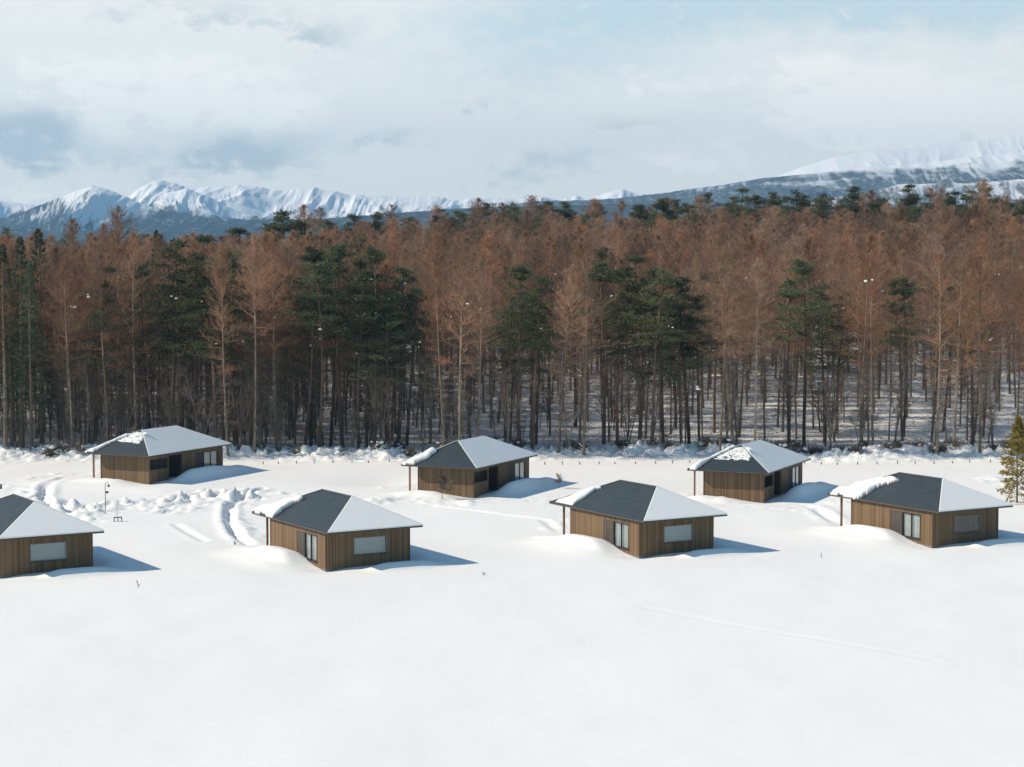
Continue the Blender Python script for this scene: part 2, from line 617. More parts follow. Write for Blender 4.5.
def ground_z(x, y):
    x = np.asarray(x, float)
    y = np.asarray(y, float)
    near = 1 - sstep(300, 700, np.hypot(x, y - 200))
    z = near * (.22 * fbm(x / 30, y / 30, 3) + .10 * fbm(x / 9, y / 14, 3))
    # gentle dip and swell between the two rows
    z = z - .5 * np.exp(-((x + 13) / 7) ** 2 - ((y - 214) / 6) ** 2) + .25 * np.exp(-((x + 25) / 12) ** 2 - ((y - 222) / 7) ** 2)
    # trodden and ploughed snow
    for pts, w, h in ROUGH:
        d = seg_dist(x, y, pts)
        m = np.exp(-(d / w) ** 2)
        z = z + m * h * 1.2 * (np.maximum(fbm(x * .95 + 4, y * .9, 2, .5), -.12) * 1.1 + .85 * np.maximum(fbm(x * 2.3, y * 2.0, 2, .6), -.18) + .02)
    for pts, w, h in TRENCH:
        d = seg_dist(x, y, pts)
        h = h * .62
        z = z - 1.5 * h * np.exp(-(d / w) ** 4) * (1 + .5 * fbm(x * 1.3, y * 1.3, 2)) + .5 * h * np.exp(-((d - 2.3 * w) / (.9 * w)) ** 2) * (1 + .9 * fbm(x, y, 2))
    # bank along the forest edge
    b = bank_line(x)
    lump = np.clip(.75 + .9 * fbm(x / 4.2, y / 4.2, 3), 0.2, 1.5)
    z = z + 1.0 * np.exp(-((y - b) / 4.6) ** 2) * lump + .30 * np.exp(-((y - b - 8) / 4.0) ** 2)
    z = z + np.exp(-((y - b) / 5.0) ** 2) * 1.05 * np.maximum(fbm(x * 1.0, y * .75, 4, .75), -.3)
    # forest floor rising behind
    rise = forest_slope(x, y) * np.maximum(0, y - 258) * 1.0
    rise = rise - forest_slope(x, y) * np.maximum(0, y - 258) * sstep(500, 900, y)
    z = z + rise + sstep(255, 300, y) * near * (.5 * fbm(x / 18, y / 18, 3))
    # snow round the cabins: scooped at the corners, drifted and slid from the roofs in between
    for (cx, cy, rot, z0) in CAB_A:
        c, s = math.cos(R(rot)), math.sin(R(rot))
        r = (x - cx) * c + (y - cy) * s
        l = -(x - cx) * s + (y - cy) * c
        m = np.exp(-(np.maximum(np.maximum(-r - 4, r - A_W - 4), 0) / 3) ** 2 - (np.maximum(np.maximum(-l - 4, l - A_L - 4), 0) / 3) ** 2)
        z = z * (1 - .8 * m) + z0 * m
        z = z + .50 * np.exp(-((l + 2.3) / 1.0) ** 2) * sstep(2.0, 4.2, r) * (1 - sstep(7.0, 10.5, r))
        z = z + .22 * np.exp(-((r - A_W - 2.2) / 1.2) ** 2) * sstep(-1, 2, l) * (1 - sstep(9, 13, l))
        z = z + .78 * np.exp(-(np.abs(r + .9) / 1.3) ** 4) * sstep(1.6, 5.0, l) * (1 - .65 * sstep(7.5, 11, l)) * (1 - sstep(11, 15, l))
        z = z + .35 * np.exp(-((r + 2.6) / 1.8) ** 2) * sstep(-1, 5, l) * (1 - sstep(9, 14, l))
        z = z - .22 * np.exp(-(r / 1.5) ** 2 - (l / 1.5) ** 2) - .18 * np.exp(-((r - A_W - .4) / 1.0) ** 2 - ((l - 1.0) / 3.5) ** 2)
    for (cx, cy, rot, z0) in CAB_B:
        c, s = math.cos(R(rot)), math.sin(R(rot))
        r = (x - cx) * c + (y - cy) * s
        l = -(x - cx) * s + (y - cy) * c
        m = np.exp(-(np.maximum(np.maximum(-r - 3, r - B_W - 4), 0) / 3) ** 2 - (np.maximum(np.maximum(-l - 4, l - B_L - 4), 0) / 3) ** 2)
        z = z * (1 - .8 * m) + z0 * m
        z = z + 1.15 * np.exp(-((l + 2.0) / 1.15) ** 2) * sstep(1.2, 5.0, r) * (1 - .35 * sstep(8, 13, r)) * (1 - sstep(13, 18, r))
        z = z + .45 * np.exp(-((r + 1.2) / 1.2) ** 2) * sstep(.8, 4.0, l) * (1 - sstep(6, 10, l)) * (1 + .4 * fbm(x, y, 2))
        z = z - .15 * np.exp(-(r / 1.4) ** 2 - (l / 1.4) ** 2)
    return z


def gz(x, y):
    return float(ground_z(np.array([x]), np.array([y]))[0])


def build_ground():
    far = np.array([90, 130, 190, 280, 420, 650, 1000, 1600, 2600, 4200, 6500, 9000.])
    xs = np.concatenate([-far[::-1], np.arange(-72, 72.01, .32), far])
    ys = np.concatenate([[-9000, -4000, -1500, -600, -250, -100, -40, 0, 30, 50], np.arange(62, 118, 1.0), np.arange(118, 252, .36),
                         np.arange(252, 330, 1.2), np.arange(330, 560, 4.0), [570, 600, 640, 700, 780, 880, 1000, 1300, 1700, 2300, 3200, 4500, 6500, 9000, 11500]])
    X, Y = np.meshgrid(xs, ys)
    Z = ground_z(X, Y)
    nx, ny = len(xs), len(ys)
    i = np.arange(nx * ny).reshape(ny, nx)
    f = np.stack([i[:-1, :-1], i[:-1, 1:], i[1:, 1:], i[1:, :-1]], -1).reshape(-1, 4)
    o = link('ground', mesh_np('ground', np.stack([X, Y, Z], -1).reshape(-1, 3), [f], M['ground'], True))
    tag(o, 'wide field of white snow with trodden paths in front of the forest', kind='structure')


build_ground()


# ------------------------------------------------------------------ mountains
def mountain(name, label, prof, dist, depth, mat, rough, seed, spur=1.0, nx=760, ny=150):
    """prof: (photo x, photo y) along the crest as seen; built as a ridge with two flanks at its own distance"""
    px = np.array([q[0] for q in prof], float)
    py = np.array([q[1] for q in prof], float)
    xs = (np.linspace(px[0], px[-1], nx) - 512) / FOC * dist
    pp = xs / dist * FOC + 512
    crest = CAM_H + (255 - np.interp(pp, px, py)) / FOC * dist
    crest = crest + rough * .16 * dist / FOC * 6 * fbm(pp / 14 + seed, pp * 0 + seed, 4, .6)
    t = np.linspace(-1, 1, ny)
    T, X = np.meshgrid(t, xs, indexing='ij')
    C = np.broadcast_to(crest, T.shape)
    Y = dist + T * depth
    fall = (1 - np.abs(T)) ** 1.15
    lam = depth * .55
    wx = X + lam * .35 * fbm(X / lam * 1.3 + seed, Y / lam, 3)
    sp = .62 * (ridged(wx / lam + seed, Y / (lam * 2.6) + seed, 3) - 1.0) + .62 * (ridged(wx / (lam * .36) + seed, Y / (lam * 1.1), 5, .62) - 1.1)
    Z = (C + 30) * fall - 30
    Z = Z + spur * .36 * np.maximum(C, 10) * sp * np.sqrt(np.abs(T)) * (1 - np.abs(T)) ** .6 * 1.0
    Z = np.maximum(Z, -35)
    ii = np.arange(nx * ny).reshape(ny, nx)
    f = np.stack([ii[:-1, :-1], ii[:-1, 1:], ii[1:, 1:], ii[1:, :-1]], -1).reshape(-1, 4)
    o = link(name, mesh_np(name, np.stack([X, Y, Z], -1).reshape(-1, 3), [f], mat, True))
    return tag(o, label, kind='structure')


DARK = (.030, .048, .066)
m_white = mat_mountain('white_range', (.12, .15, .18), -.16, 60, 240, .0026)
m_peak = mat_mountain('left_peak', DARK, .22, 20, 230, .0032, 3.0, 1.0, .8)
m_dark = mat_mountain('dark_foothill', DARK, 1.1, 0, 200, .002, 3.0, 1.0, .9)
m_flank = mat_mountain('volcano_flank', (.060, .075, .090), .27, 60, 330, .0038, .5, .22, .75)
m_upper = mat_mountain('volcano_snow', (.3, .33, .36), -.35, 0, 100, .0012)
m_low = mat_mountain('low_hill', (.10, .10, .10), .40, 0, 200, .010)
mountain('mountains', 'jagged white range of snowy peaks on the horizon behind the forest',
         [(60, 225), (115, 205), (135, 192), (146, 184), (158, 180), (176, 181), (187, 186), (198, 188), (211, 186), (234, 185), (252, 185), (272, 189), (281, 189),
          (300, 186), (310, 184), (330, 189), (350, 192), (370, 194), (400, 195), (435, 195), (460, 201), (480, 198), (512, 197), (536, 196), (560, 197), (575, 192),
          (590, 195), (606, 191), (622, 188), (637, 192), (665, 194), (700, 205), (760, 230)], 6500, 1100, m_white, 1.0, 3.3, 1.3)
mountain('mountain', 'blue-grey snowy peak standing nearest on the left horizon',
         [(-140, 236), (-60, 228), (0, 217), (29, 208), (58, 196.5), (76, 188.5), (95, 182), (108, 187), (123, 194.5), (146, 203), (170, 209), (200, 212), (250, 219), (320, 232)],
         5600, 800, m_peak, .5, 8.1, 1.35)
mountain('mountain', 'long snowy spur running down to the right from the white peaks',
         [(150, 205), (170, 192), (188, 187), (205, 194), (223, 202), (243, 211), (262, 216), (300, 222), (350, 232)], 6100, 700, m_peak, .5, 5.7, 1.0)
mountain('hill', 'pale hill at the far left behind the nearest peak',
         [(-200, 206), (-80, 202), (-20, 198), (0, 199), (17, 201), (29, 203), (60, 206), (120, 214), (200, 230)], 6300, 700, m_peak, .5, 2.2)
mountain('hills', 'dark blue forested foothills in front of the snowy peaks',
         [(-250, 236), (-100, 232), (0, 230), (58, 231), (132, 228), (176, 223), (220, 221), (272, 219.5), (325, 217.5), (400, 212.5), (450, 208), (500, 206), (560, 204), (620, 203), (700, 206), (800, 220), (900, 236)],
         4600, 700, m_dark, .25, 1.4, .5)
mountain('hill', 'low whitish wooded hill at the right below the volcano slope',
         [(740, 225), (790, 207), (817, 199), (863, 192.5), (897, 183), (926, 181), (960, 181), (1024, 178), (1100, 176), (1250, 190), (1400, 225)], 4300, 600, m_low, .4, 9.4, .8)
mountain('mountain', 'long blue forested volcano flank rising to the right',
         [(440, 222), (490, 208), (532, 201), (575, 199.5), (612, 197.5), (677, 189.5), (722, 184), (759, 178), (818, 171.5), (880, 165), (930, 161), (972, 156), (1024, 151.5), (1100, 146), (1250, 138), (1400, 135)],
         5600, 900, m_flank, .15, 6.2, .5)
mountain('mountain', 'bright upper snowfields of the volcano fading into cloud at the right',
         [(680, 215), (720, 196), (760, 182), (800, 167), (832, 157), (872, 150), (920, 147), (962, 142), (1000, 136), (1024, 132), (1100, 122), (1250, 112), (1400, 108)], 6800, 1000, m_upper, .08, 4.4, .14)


def build_haze():
    mb = MB()
    mb.box(-4200, 4200, -140, 8800, -45, 560)
    m = bpy.data.materials.new('haze_air')
    m.use_nodes = True
    g = NT(m.node_tree)
    out = g.n('ShaderNodeOutputMaterial')
    v = g.n('ShaderNodeVolumePrincipled')
    v.inputs['Color'].default_value = (.36, .68, 1.0, 1)
    v.inputs['Density'].default_value = 8.5e-5
    v.inputs['Anisotropy'].default_value = .2
    g.link(v.outputs[0], out.inputs['Volume'])
    o = mb.build('haze', m)
    tag(o, 'thin blue haze between the camera and the far mountains', kind='stuff')


build_haze()


# ------------------------------------------------------------------ cabins
def wall_run(mb, axis, start, length, height, fixed0, fixed1, openings):
    """wall along local x (axis 'x') or y; thickness between fixed0..fixed1; openings: (a, b, z0, z1) without overlaps"""
    def bx(a, b, z0, z1):
        if b - a < 1e-4 or z1 - z0 < 1e-4:
            return
        if axis == 'x':
            mb.box(a, b, fixed0, fixed1, z0, z1)
        else:
            mb.box(fixed0, fixed1, a, b, z0, z1)
    cur = start
    for (a, b, z0, z1) in sorted(openings):
        bx(cur, a, 0, height)
        bx(a, b, 0, z0)
        bx(a, b, z1, height)
        cur = b
    bx(cur, start + length, 0, height)


def roof_points(x0, x1, y0, y1, along, ra, rb, zt, rise):
    if along == 'y':
        m = (x0 + x1) / 2
        p1, p2 = (m, ra, zt + rise), (m, rb, zt + rise)
    else:
        m = (y0 + y1) / 2
        p1, p2 = (ra, m, zt + rise), (rb, m, zt + rise)
    e = [(x0, y0, zt), (x1, y0, zt), (x1, y1, zt), (x0, y1, zt)]
    return e, p1, p2


def up(p, d):
    return (p[0], p[1], p[2] + d)


def window_unit(root, axis, a, b, z0, z1, face, name='window', n_panes=1, frame_w=.07, mat_in='blind', dark_panel=None):
    """window or sliding door set in the wall opening; face = outer plane of the wall (faces -y for axis x, -x for axis y)"""
    def bx(mb, s0, s1, d0, d1, q0, q1):        # s along, d depth inward from the outer face, q height
        if axis == 'x':
            mb.box(s0, s1, face + d0, face + d1, q0, q1)
        else:
            mb.box(face + d0, face + d1, s0, s1, q0, q1)
    fr = MB()
    bx(fr, a, b, -.035, .10, z1 - frame_w, z1)
    bx(fr, a, b, -.035, .10, z0, z0 + frame_w)
    bx(fr, a, a + frame_w, -.033, .10, z0 + frame_w, z1 - frame_w)
    bx(fr, b - frame_w, b, -.033, .10, z0 + frame_w, z1 - frame_w)
    w = (b - a - 2 * frame_w) / n_panes
    for i in range(1, n_panes):
        s = a + frame_w + i * w
        bx(fr, s - .035, s + .035, -.02, .09, z0 + frame_w, z1 - frame_w)
    win = fr.build(name, M['window_frame' if name == 'window' else 'frame'], root)
    sl = MB()
    bx(sl, a - .06, b + .06, -.10, -.037, z0 - .05, z0 + .012)
    sl.build('sill', M['trim'], win)
    for i in range(n_panes):
        p = MB()
        s0 = a + frame_w + i * w + (.036 if i else 0)
        s1 = a + frame_w + (i + 1) * w - (.036 if i < n_panes - 1 else 0)
        bx(p, s0, s1, .03, .042, z0 + frame_w, z1 - frame_w)
        p.build('pane', M['glass'], win)
        # curtain or blind behind the pane
        if mat_in:
            cu = MB()
            n = 26
            for j in range(n):
                u0, u1 = s0 + (s1 - s0) * j / n, s0 + (s1 - s0) * (j + 1) / n
                d = .17 + (.025 * math.sin(j * 2.3) if mat_in == 'curtain' else 0)
                bx(cu, u0, u1, d, d + .02, z0 + frame_w, z1 - frame_w)
            cu.build('curtain' if mat_in == 'curtain' else 'blind', M[mat_in], win)
    return win


def snow_patch(root, poly, plane, thick, seed, name='roof_snow', step=.16, edge=.45, ragged=.35, hole=0.0, under=.02):
    """snow lying on a roof face: poly = outline in local x, y; plane(x, y) = roof height there"""
    P = np.array(poly, float)
    if ragged < .05:
        P = P.mean(0) + (P - P.mean(0)) * 1.03
    x = np.arange(P[:, 0].min() - .3, P[:, 0].max() + .3, step)
    y = np.arange(P[:, 1].min() - .3, P[:, 1].max() + .3, step)
    X, Y = np.meshgrid(x, y, indexing='ij')
    inside = np.zeros(X.shape, bool)
    d = np.full(X.shape, 1e9)
    n = len(P)
    for i in range(n):
        a, b = P[i], P[(i + 1) % n]
        cond = ((a[1] > Y) != (b[1] > Y)) & (X < (b[0] - a[0]) * (Y - a[1]) / (b[1] - a[1] + 1e-12) + a[0])
        inside ^= cond
        d = np.minimum(d, seg_dist(X, Y, [tuple(a), tuple(b)]))
    sd = np.where(inside, d, -d) - ragged * (.45 + 1.0 * fbm(X * .9 + seed, Y * .9 + seed, 3))
    if hole:
        sd = np.minimum(sd, (fbm(X * 5.0 + seed, Y * 2.6, 3, .9) + hole) * .8)
    ok = sd > 0
    h = thick * np.sqrt(np.clip(sd / edge, 0, 1)) * (1 + .5 * fbm(X * .6 + seed, Y * .6, 3))
    base = plane(X, Y)
    cells = ok[:-1, :-1] & ok[1:, :-1] & ok[1:, 1:] & ok[:-1, 1:]
    if not cells.any():
        return
    N = X.size
    idx = np.arange(N).reshape(X.shape)
    q = np.stack([idx[:-1, :-1], idx[1:, :-1], idx[1:, 1:], idx[:-1, 1:]], -1)[cells]
    top = np.stack([X, Y, base + under + .015 + h], -1).reshape(-1, 3)
    bot = np.stack([X, Y, base + under], -1).reshape(-1, 3)
    faces = [q, q[:, ::-1] + N]
    # side walls along the rim
    e = np.concatenate([q[:, [0, 1]], q[:, [1, 2]], q[:, [2, 3]], q[:, [3, 0]]])
    key = {}
    for a, b in e:
        if (b, a) in key:
            del key[(b, a)]
        else:
            key[(a, b)] = 1
    rim = np.array([(b, a, a + N, b + N) for a, b in key], np.int32)
    faces.append(rim)
    used = np.unique(np.concatenate([f.ravel() for f in faces]))
    remap = np.zeros(2 * N, np.int32)
    remap[used] = np.arange(len(used))
    V = np.concatenate([top, bot])[used]
    link(name, mesh_np(name, V, [remap[f] for f in faces], M['snow'], True), root)


def thin_snow(root, poly, plane, seed, n):
    """a thin broken crust: many small flakes of snow left on the roof boards"""
    rg = np.random.default_rng(seed)
    P = np.array(poly, float)
    mb = MB()
    k = 0
    while k < n:
        q = P.min(0) + (P.max(0) - P.min(0)) * rg.random(2)
        ins = False
        for i in range(len(P)):
            a, b = P[i], P[(i + 1) % len(P)]
            if (a[1] > q[1]) != (b[1] > q[1]) and q[0] < (b[0] - a[0]) * (q[1] - a[1]) / (b[1] - a[1]) + a[0]:
                ins = not ins
        if not ins:
            continue
        k += 1
        # flakes lie in courses along the eave
        q[0] = round(q[0] / .17) * .17 + rg.normal() * .02
        lx, ly = .03 + .045 * rg.random(), .06 + .26 * rg.random() ** 2
        ring = []
        for j in range(8):
            t = 2 * math.pi * j / 8
            r = .75 + .5 * rg.random()
            X, Y = q[0] + lx * r * math.cos(t), q[1] + ly * r * math.sin(t)
            ring.append((X, Y, float(plane(X, Y)) + .012))
        mb.prism(ring, (0, 0, .02 + .02 * rg.random()))
    mb.build('thin_snow', M['snow'], root)


def face_plane(p, q, r):
    n = (Vector(q) - Vector(p)).cross(Vector(r) - Vector(p))
    return lambda X, Y: p[2] - (n.x * (X - p[0]) + n.y * (Y - p[1])) / n.z


def snow_sheet(root, pts, inset, thick):
    """even sheet of snow covering a whole roof face; pts CCW from above"""
    c = sum((Vector(p) for p in pts), Vector()) / len(pts)
    q = [Vector(p) + (c - Vector(p)).normalized() * inset for p in pts]
    n = (q[1] - q[0]).cross(q[2] - q[0]).normalized()
    lo = [p + n * .012 for p in q]
    mb = MB()
    # rounded edge: wide lower rim, narrower top
    hi1 = [p + n * thick * .7 for p in lo]
    hi2 = [p + (c - p).normalized() * .10 + n * thick for p in lo]
    k = len(pts)
    fs = [tuple(range(k))[::-1]]
    for a in (0, k):
        fs += [(a + i, a + (i + 1) % k, a + k + (i + 1) % k, a + k + i) for i in range(k)]
    fs.append(tuple(range(2 * k, 3 * k)))
    mb.add(lo + hi1 + hi2, fs)
    return mb.build('roof_snow', M['snow'], root)


def roof_body(root, e, p1, p2, along):
    th = .13
    mb = MB()
    lo = [up(q, -th) for q in e]
    # top faces
    if along == 'y':
        tops = [(0, 1, 4), (1, 2, 5, 4), (2, 3, 5), (3, 0, 4, 5)]
    else:
        tops = [(0, 1, 5, 4), (1, 2, 5), (2, 3, 4, 5), (3, 0, 4)]
    sides = [(6, 7, 1, 0), (7, 8, 2, 1), (8, 9, 3, 2), (9, 6, 0, 3)]
    mb.add(e + [p1, p2] + lo, tops + sides + [(9, 8, 7, 6)])
    rf = mb.build('roof', M['roof'], root)
    # ridge and hip caps
    cap = MB()
    def strip(a, b, w):
        a, b = Vector(a), Vector(b)
        cap.tube([a + Vector((0, 0, .02)), b + Vector((0, 0, .02))], [w, w], 5)
    strip(p1, p2, .09)
    for i, pp in ((0, p1), (1, p1 if along == 'y' else p2), (2, p2), (3, p2 if along == 'y' else p1)):
        strip(e[i], pp, .055)
    cap.build('ridge_cap', M['roof'], rf)
    fs = MB()
    x0, y0, zt = e[0]
    x1, y1, _ = e[2]
    z0, z1 = zt - .10, zt - .02
    fs.box(x0 - .025, x1 + .025, y0 - .025, y0 - .002, z0, z1)
    fs.box(x0 - .025, x1 + .025, y1 + .002, y1 + .025, z0, z1)
    fs.box(x0 - .025, x0 - .002, y0 - .0015, y1 + .0015, z0, z1)
    fs.box(x1 + .002, x1 + .025, y0 - .0015, y1 + .0015, z0, z1)
    fs.build('fascia', M['fascia'], rf)
    return rf


WALL_H = EAVE - .165


def cabin_a(spec, label, seed, snow_poly, thick, window_mat, light_window=False):
    x, y, rot, z0 = spec
    root = link('cabin', None, None, (x, y, z0))
    root.rotation_euler.z = R(rot)
    tag(root, label, 'cabin', 'wooden cabins in the snow')
    T = .18
    mb = MB()
    win = (2.45, 5.35, .90, 2.27)
    door = (1.45, 5.3, .35, 2.45)
    wall_run(mb, 'x', 0, A_W, WALL_H, 0, T, [win])
    wall_run(mb, 'y', T, A_L - 2 * T, WALL_H, 0, T, [door])
    wall_run(mb, 'y', T, A_L - 2 * T, WALL_H, A_W - T, A_W, [])
    wall_run(mb, 'x', 0, A_W, WALL_H, A_L - T, A_L, [])
    mb.build('wall', M['board'], root)
    f = MB()
    f.box(.03, A_W - .03, .03, A_L - .03, -.9, -.001)
    f.build('foundation', M['concrete'], root)
    rm = MB()
    rm.box(1.6, 5.6, 1.6, 7.2, .02, 2.7)
    rm.build('inner_wall', M['room'], root)
    window_unit(root, 'x', *win, 0.0, 'window', 1, .05, window_mat)
    # dark sliding panel on the far part of the door opening, two glazed sashes on the near part
    dp = MB()
    dp.box(.02, .10, door[1] - 1.55, door[1], door[2], door[3])
    dp.build('door_panel', M['board_dark'], root)
    window_unit(root, 'y', door[0], door[1] - 1.552, door[2], door[3], 0.0, 'sliding_door', 2, .08, 'curtain')
    # corner boards
    for cx, cy in ((-.03, -.03), (A_W - .06, -.03), (-.03, A_L - .06)):
        cb = MB()
        cb.box(cx, cx + .09, cy, cy + .09, -.001, WALL_H - .01)
        cb.build('corner_board', M['board'], root)
    e, p1, p2 = roof_points(-.38, A_W + .53, -1.18, A_L + 2.81, 'y', 3.01, 8.5, EAVE, 2.09)
    roof_body(root, e, p1, p2, 'y')
    for pxx, pyy in ((.70, A_L + 2.2), (A_W - .4, A_L + 2.2)):
        po = MB()
        po.box(pxx - .075, pxx + .075, pyy - .075, pyy + .075, -.6, EAVE - .162)
        po.build('post', M['post'], root)
    dk = MB()
    dk.box(.2, A_W - .2, A_L + .003, A_L + 2.5, -.25, -.10)
    dk.build('deck', M['trim'], root)
    # roof snow: the near hip and the far long side fully, the sunny side only where it has not slid yet
    snow_sheet(root, [e[0], e[1], p1], -.03, .08)
    snow_sheet(root, [e[1], e[2], p2, p1], .07, .13)
    pl = face_plane(e[3], e[0], p1)
    snow_patch(root, snow_poly, pl, thick, seed)
    snow_sheet(root, [e[2], e[3], p2], .10, .10)
    return root


# outlines in the cabin's own x (towards the ridge) and y (towards the porch)
cabin_a(CAB_A[0], 'wooden cabin with dark and snowy roof, cut off at the left edge of the photo', 1.3,
        [(-.5, 11.0), (-.5, 13.3), (3.2, 9.2), (1.6, 9.6)], .3, 'blind')
cabin_a(CAB_A[1], 'wooden cabin with dark roof half melted, in front between the cut-off one and the path', 4.1,
        [(-.62, 8.7), (.6, 8.8), (1.6, 8.9), (2.4, 8.7), (2.75, 9.6), (-.62, 13.4)], .42, 'blind')
cabin_a(CAB_A[2], 'front wooden cabin in the middle with thin snow strip over its porch end', 7.7,
        [(-.62, 9.3), (.8, 9.4), (2, 9.3), (2.9, 8.5), (3.2, 9.1), (-.62, 13.4)], .36, 'blind')
cabin_a(CAB_A[3], 'wooden cabin nearest the right edge with long snow tongue across its dark roof', 2.9,
        [(-.62, 8.8), (.6, 8.5), (1.5, 8.1), (2.2, 7.2), (2.8, 7.0), (3.0, 8.0), (2.6, 9.8), (-.62, 13.4)], .48, None)


def cabin_b(spec, label, seed, patches, thick_eave):
    x, y, rot, z0 = spec
    root = link('cabin', None, None, (x, y, z0))
    root.rotation_euler.z = R(rot)
    tag(root, label, 'cabin', 'wooden cabins in the snow')
    T = .18
    mb = MB()
    bal = (.2, 3.4, 1.35, 2.45)
    rec = (3.5, 5.9, .05, 2.6)
    door = (8.4, 12.6, .25, 2.45)
    wall_run(mb, 'x', 0, B_W, WALL_H, 0, T, [bal, rec, door])
    wall_run(mb, 'y', T, B_L - 2 * T, WALL_H, 0, T, [])
    wall_run(mb, 'y', T, B_L - 2 * T, WALL_H, B_W - T, B_W, [])
    wall_run(mb, 'x', 0, B_W, WALL_H, B_L - T, B_L, [])
    mb.build('wall', M['board'], root)
    f = MB()
    f.box(.03, B_W - .03, .03, B_L - .03, -.9, -.001)
    f.build('foundation', M['concrete'], root)
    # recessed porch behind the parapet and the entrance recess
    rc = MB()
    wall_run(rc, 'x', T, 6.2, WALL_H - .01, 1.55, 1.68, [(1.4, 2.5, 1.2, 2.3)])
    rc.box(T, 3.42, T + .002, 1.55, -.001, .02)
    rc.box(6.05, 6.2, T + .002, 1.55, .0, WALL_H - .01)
    rc.build('recess_wall', M['board_dark'], root)  # shade inside the recesses is painted in with the darker boards
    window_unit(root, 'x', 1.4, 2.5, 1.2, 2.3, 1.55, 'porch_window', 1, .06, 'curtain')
    rm = MB()
    rm.box(7.2, 13.2, .7, 4.0, .02, 2.7)
    rm.build('inner_wall', M['room'], root)
    dp = MB()
    dp.box(door[0], door[0] + 1.5, .02, .10, door[2], door[3])
    dp.build('door_panel', M['board_dark'], root)
    window_unit(root, 'x', door[0] + 1.502, door[1], door[2], door[3], 0.0, 'sliding_door', 2, .08, 'curtain')
    for cx, cy in ((-.03, -.03), (B_W - .06, -.03), (-.03, B_L - .06)):
        cb = MB()
        cb.box(cx, cx + .09, cy, cy + .09, -.001, WALL_H - .01)
        cb.build('corner_board', M['board'], root)
    e, p1, p2 = roof_points(-1.08, B_W + .59, -.77, B_L + 1.35, 'x', 3.33, 9.54, EAVE, 2.2)
    roof_body(root, e, p1, p2, 'x')
    for pxx, pyy in ((.0, B_L + .95), (4.5, B_L + .95)):
        po = MB()
        po.box(pxx - .075, pxx + .075, pyy - .075, pyy + .075, -.6, EAVE - .162)
        po.build('post', M['post'], root)
    dk = MB()
    dk.box(.2, 6, B_L + .003, B_L + 1.2, -.2, -.05)
    dk.build('deck', M['trim'], root)
    snow_sheet(root, [e[0], e[1], p2, p1], -.03, .09)
    snow_sheet(root, [e[1], e[2], p2], .07, .12)
    snow_sheet(root, [e[2], e[3], p1, p2], .09, .12)
    pl = face_plane(e[3], e[0], p1)
    for poly, th, hole, rag in patches:
        if hole:
            thin_snow(root, poly, pl, int(seed * 10), 330)
            continue
        snow_patch(root, poly, pl, th, seed, hole=hole, ragged=rag, step=.07 if hole else .13)
        seed += 3.1
    return root


FARV = B_L + 1.35
cabin_b(CAB_B[0], 'back-row wooden cabin farthest left, thin patchy snow on its dark roof', 3.0,
        [([(1.0, 2.0), (2.9, 2.5), (2.9, 4.2), (1.2, 5.2)], .035, .10, .1),
         ([(-1.2, FARV - 1.2), (.6, FARV - 2.2), (2.3, FARV - 3.6), (2.6, FARV - 2.9), (-1.2, FARV + .1)], .34, 0, .12)], .3)
cabin_b(CAB_B[1], 'back-row wooden cabin in the middle with bare sapling before its wall', 6.0,
        [([(-1.25, FARV - 1.5), (0, FARV - 2.4), (1.4, FARV - 3.0), (1.8, FARV - 2.2), (-1.25, FARV + .1)], .45, 0, .15)], .4)
cabin_b(CAB_B[2], 'back-row wooden cabin on the right with snow along its left roof edge', 9.0,
        [([(.9, 1.9), (2.9, 2.3), (2.9, 4.4), (.9, 5.4)], .035, .12, .1),
         ([(-1.25, FARV - 1.0), (.5, FARV - 1.9), (3.0, FARV - 4.0), (3.3, FARV - 3.4), (-1.25, FARV + .1)], .38, 0, .1)], .4)


# ------------------------------------------------------------------ trees
class Soup:
    """many thin twig and needle faces, kept as arrays"""
    def __init__(self):
        self.tri, self.quad = [], []

    def twigs(self, base, vec, width, rng):
        """flat tapering slivers from base along vec"""
        n = len(base)
        r = rng.normal(size=(n, 3))
        side = np.cross(vec, r)
        side /= np.linalg.norm(side, axis=1, keepdims=True) + 1e-9
        w = np.asarray(width).reshape(-1, 1) * .5
        self.tri.append(np.stack([base - side * w, base + side * w, base + vec], 1))

    def blades(self, base, vec, width, rng):
        n = len(base)
        r = rng.normal(size=(n, 3))
        side = np.cross(vec, r)
        side /= np.linalg.norm(side, axis=1, keepdims=True) + 1e-9
        w = np.asarray(width).reshape(-1, 1) * .5
        mid = base + vec * .5
        self.quad.append(np.stack([base, mid - side * w, base + vec, mid + side * w], 1))

    def mesh(self, name, mat):
        V, F, b = [], [], 0
        for arr, k in ((self.tri, 3), (self.quad, 4)):
            if arr:
                a = np.concatenate(arr)
                V.append(a.reshape(-1, 3))
                F.append(np.arange(len(a) * k).reshape(-1, k) + b)
                b += len(a) * k
        return mesh_np(name, np.concatenate(V), F, mat)


def trunk_path(rng, h, lean=.02, wob=.25, n=9, bend=0.0):
    t = np.linspace(0, 1, n)
    a, b = rng.normal(size=2) * lean * h
    ph = rng.random(2) * 6
    x = a * t + wob * np.sin(t * 4 + ph[0]) * t + bend * t ** 2
    y = b * t + wob * np.sin(t * 3.3 + ph[1]) * t
    return np.stack([x - 0, y - 0, t * h], 1)


def path_at(path, t):
    k = np.clip(t, 0, 1) * (len(path) - 1)
    i = np.minimum(np.floor(k).astype(int), len(path) - 2)
    f = (k - i)[:, None]
    return path[i] * (1 - f) + path[i + 1] * f


def unit(v):
    return v / (np.linalg.norm(v, axis=-1, keepdims=True) + 1e-9)


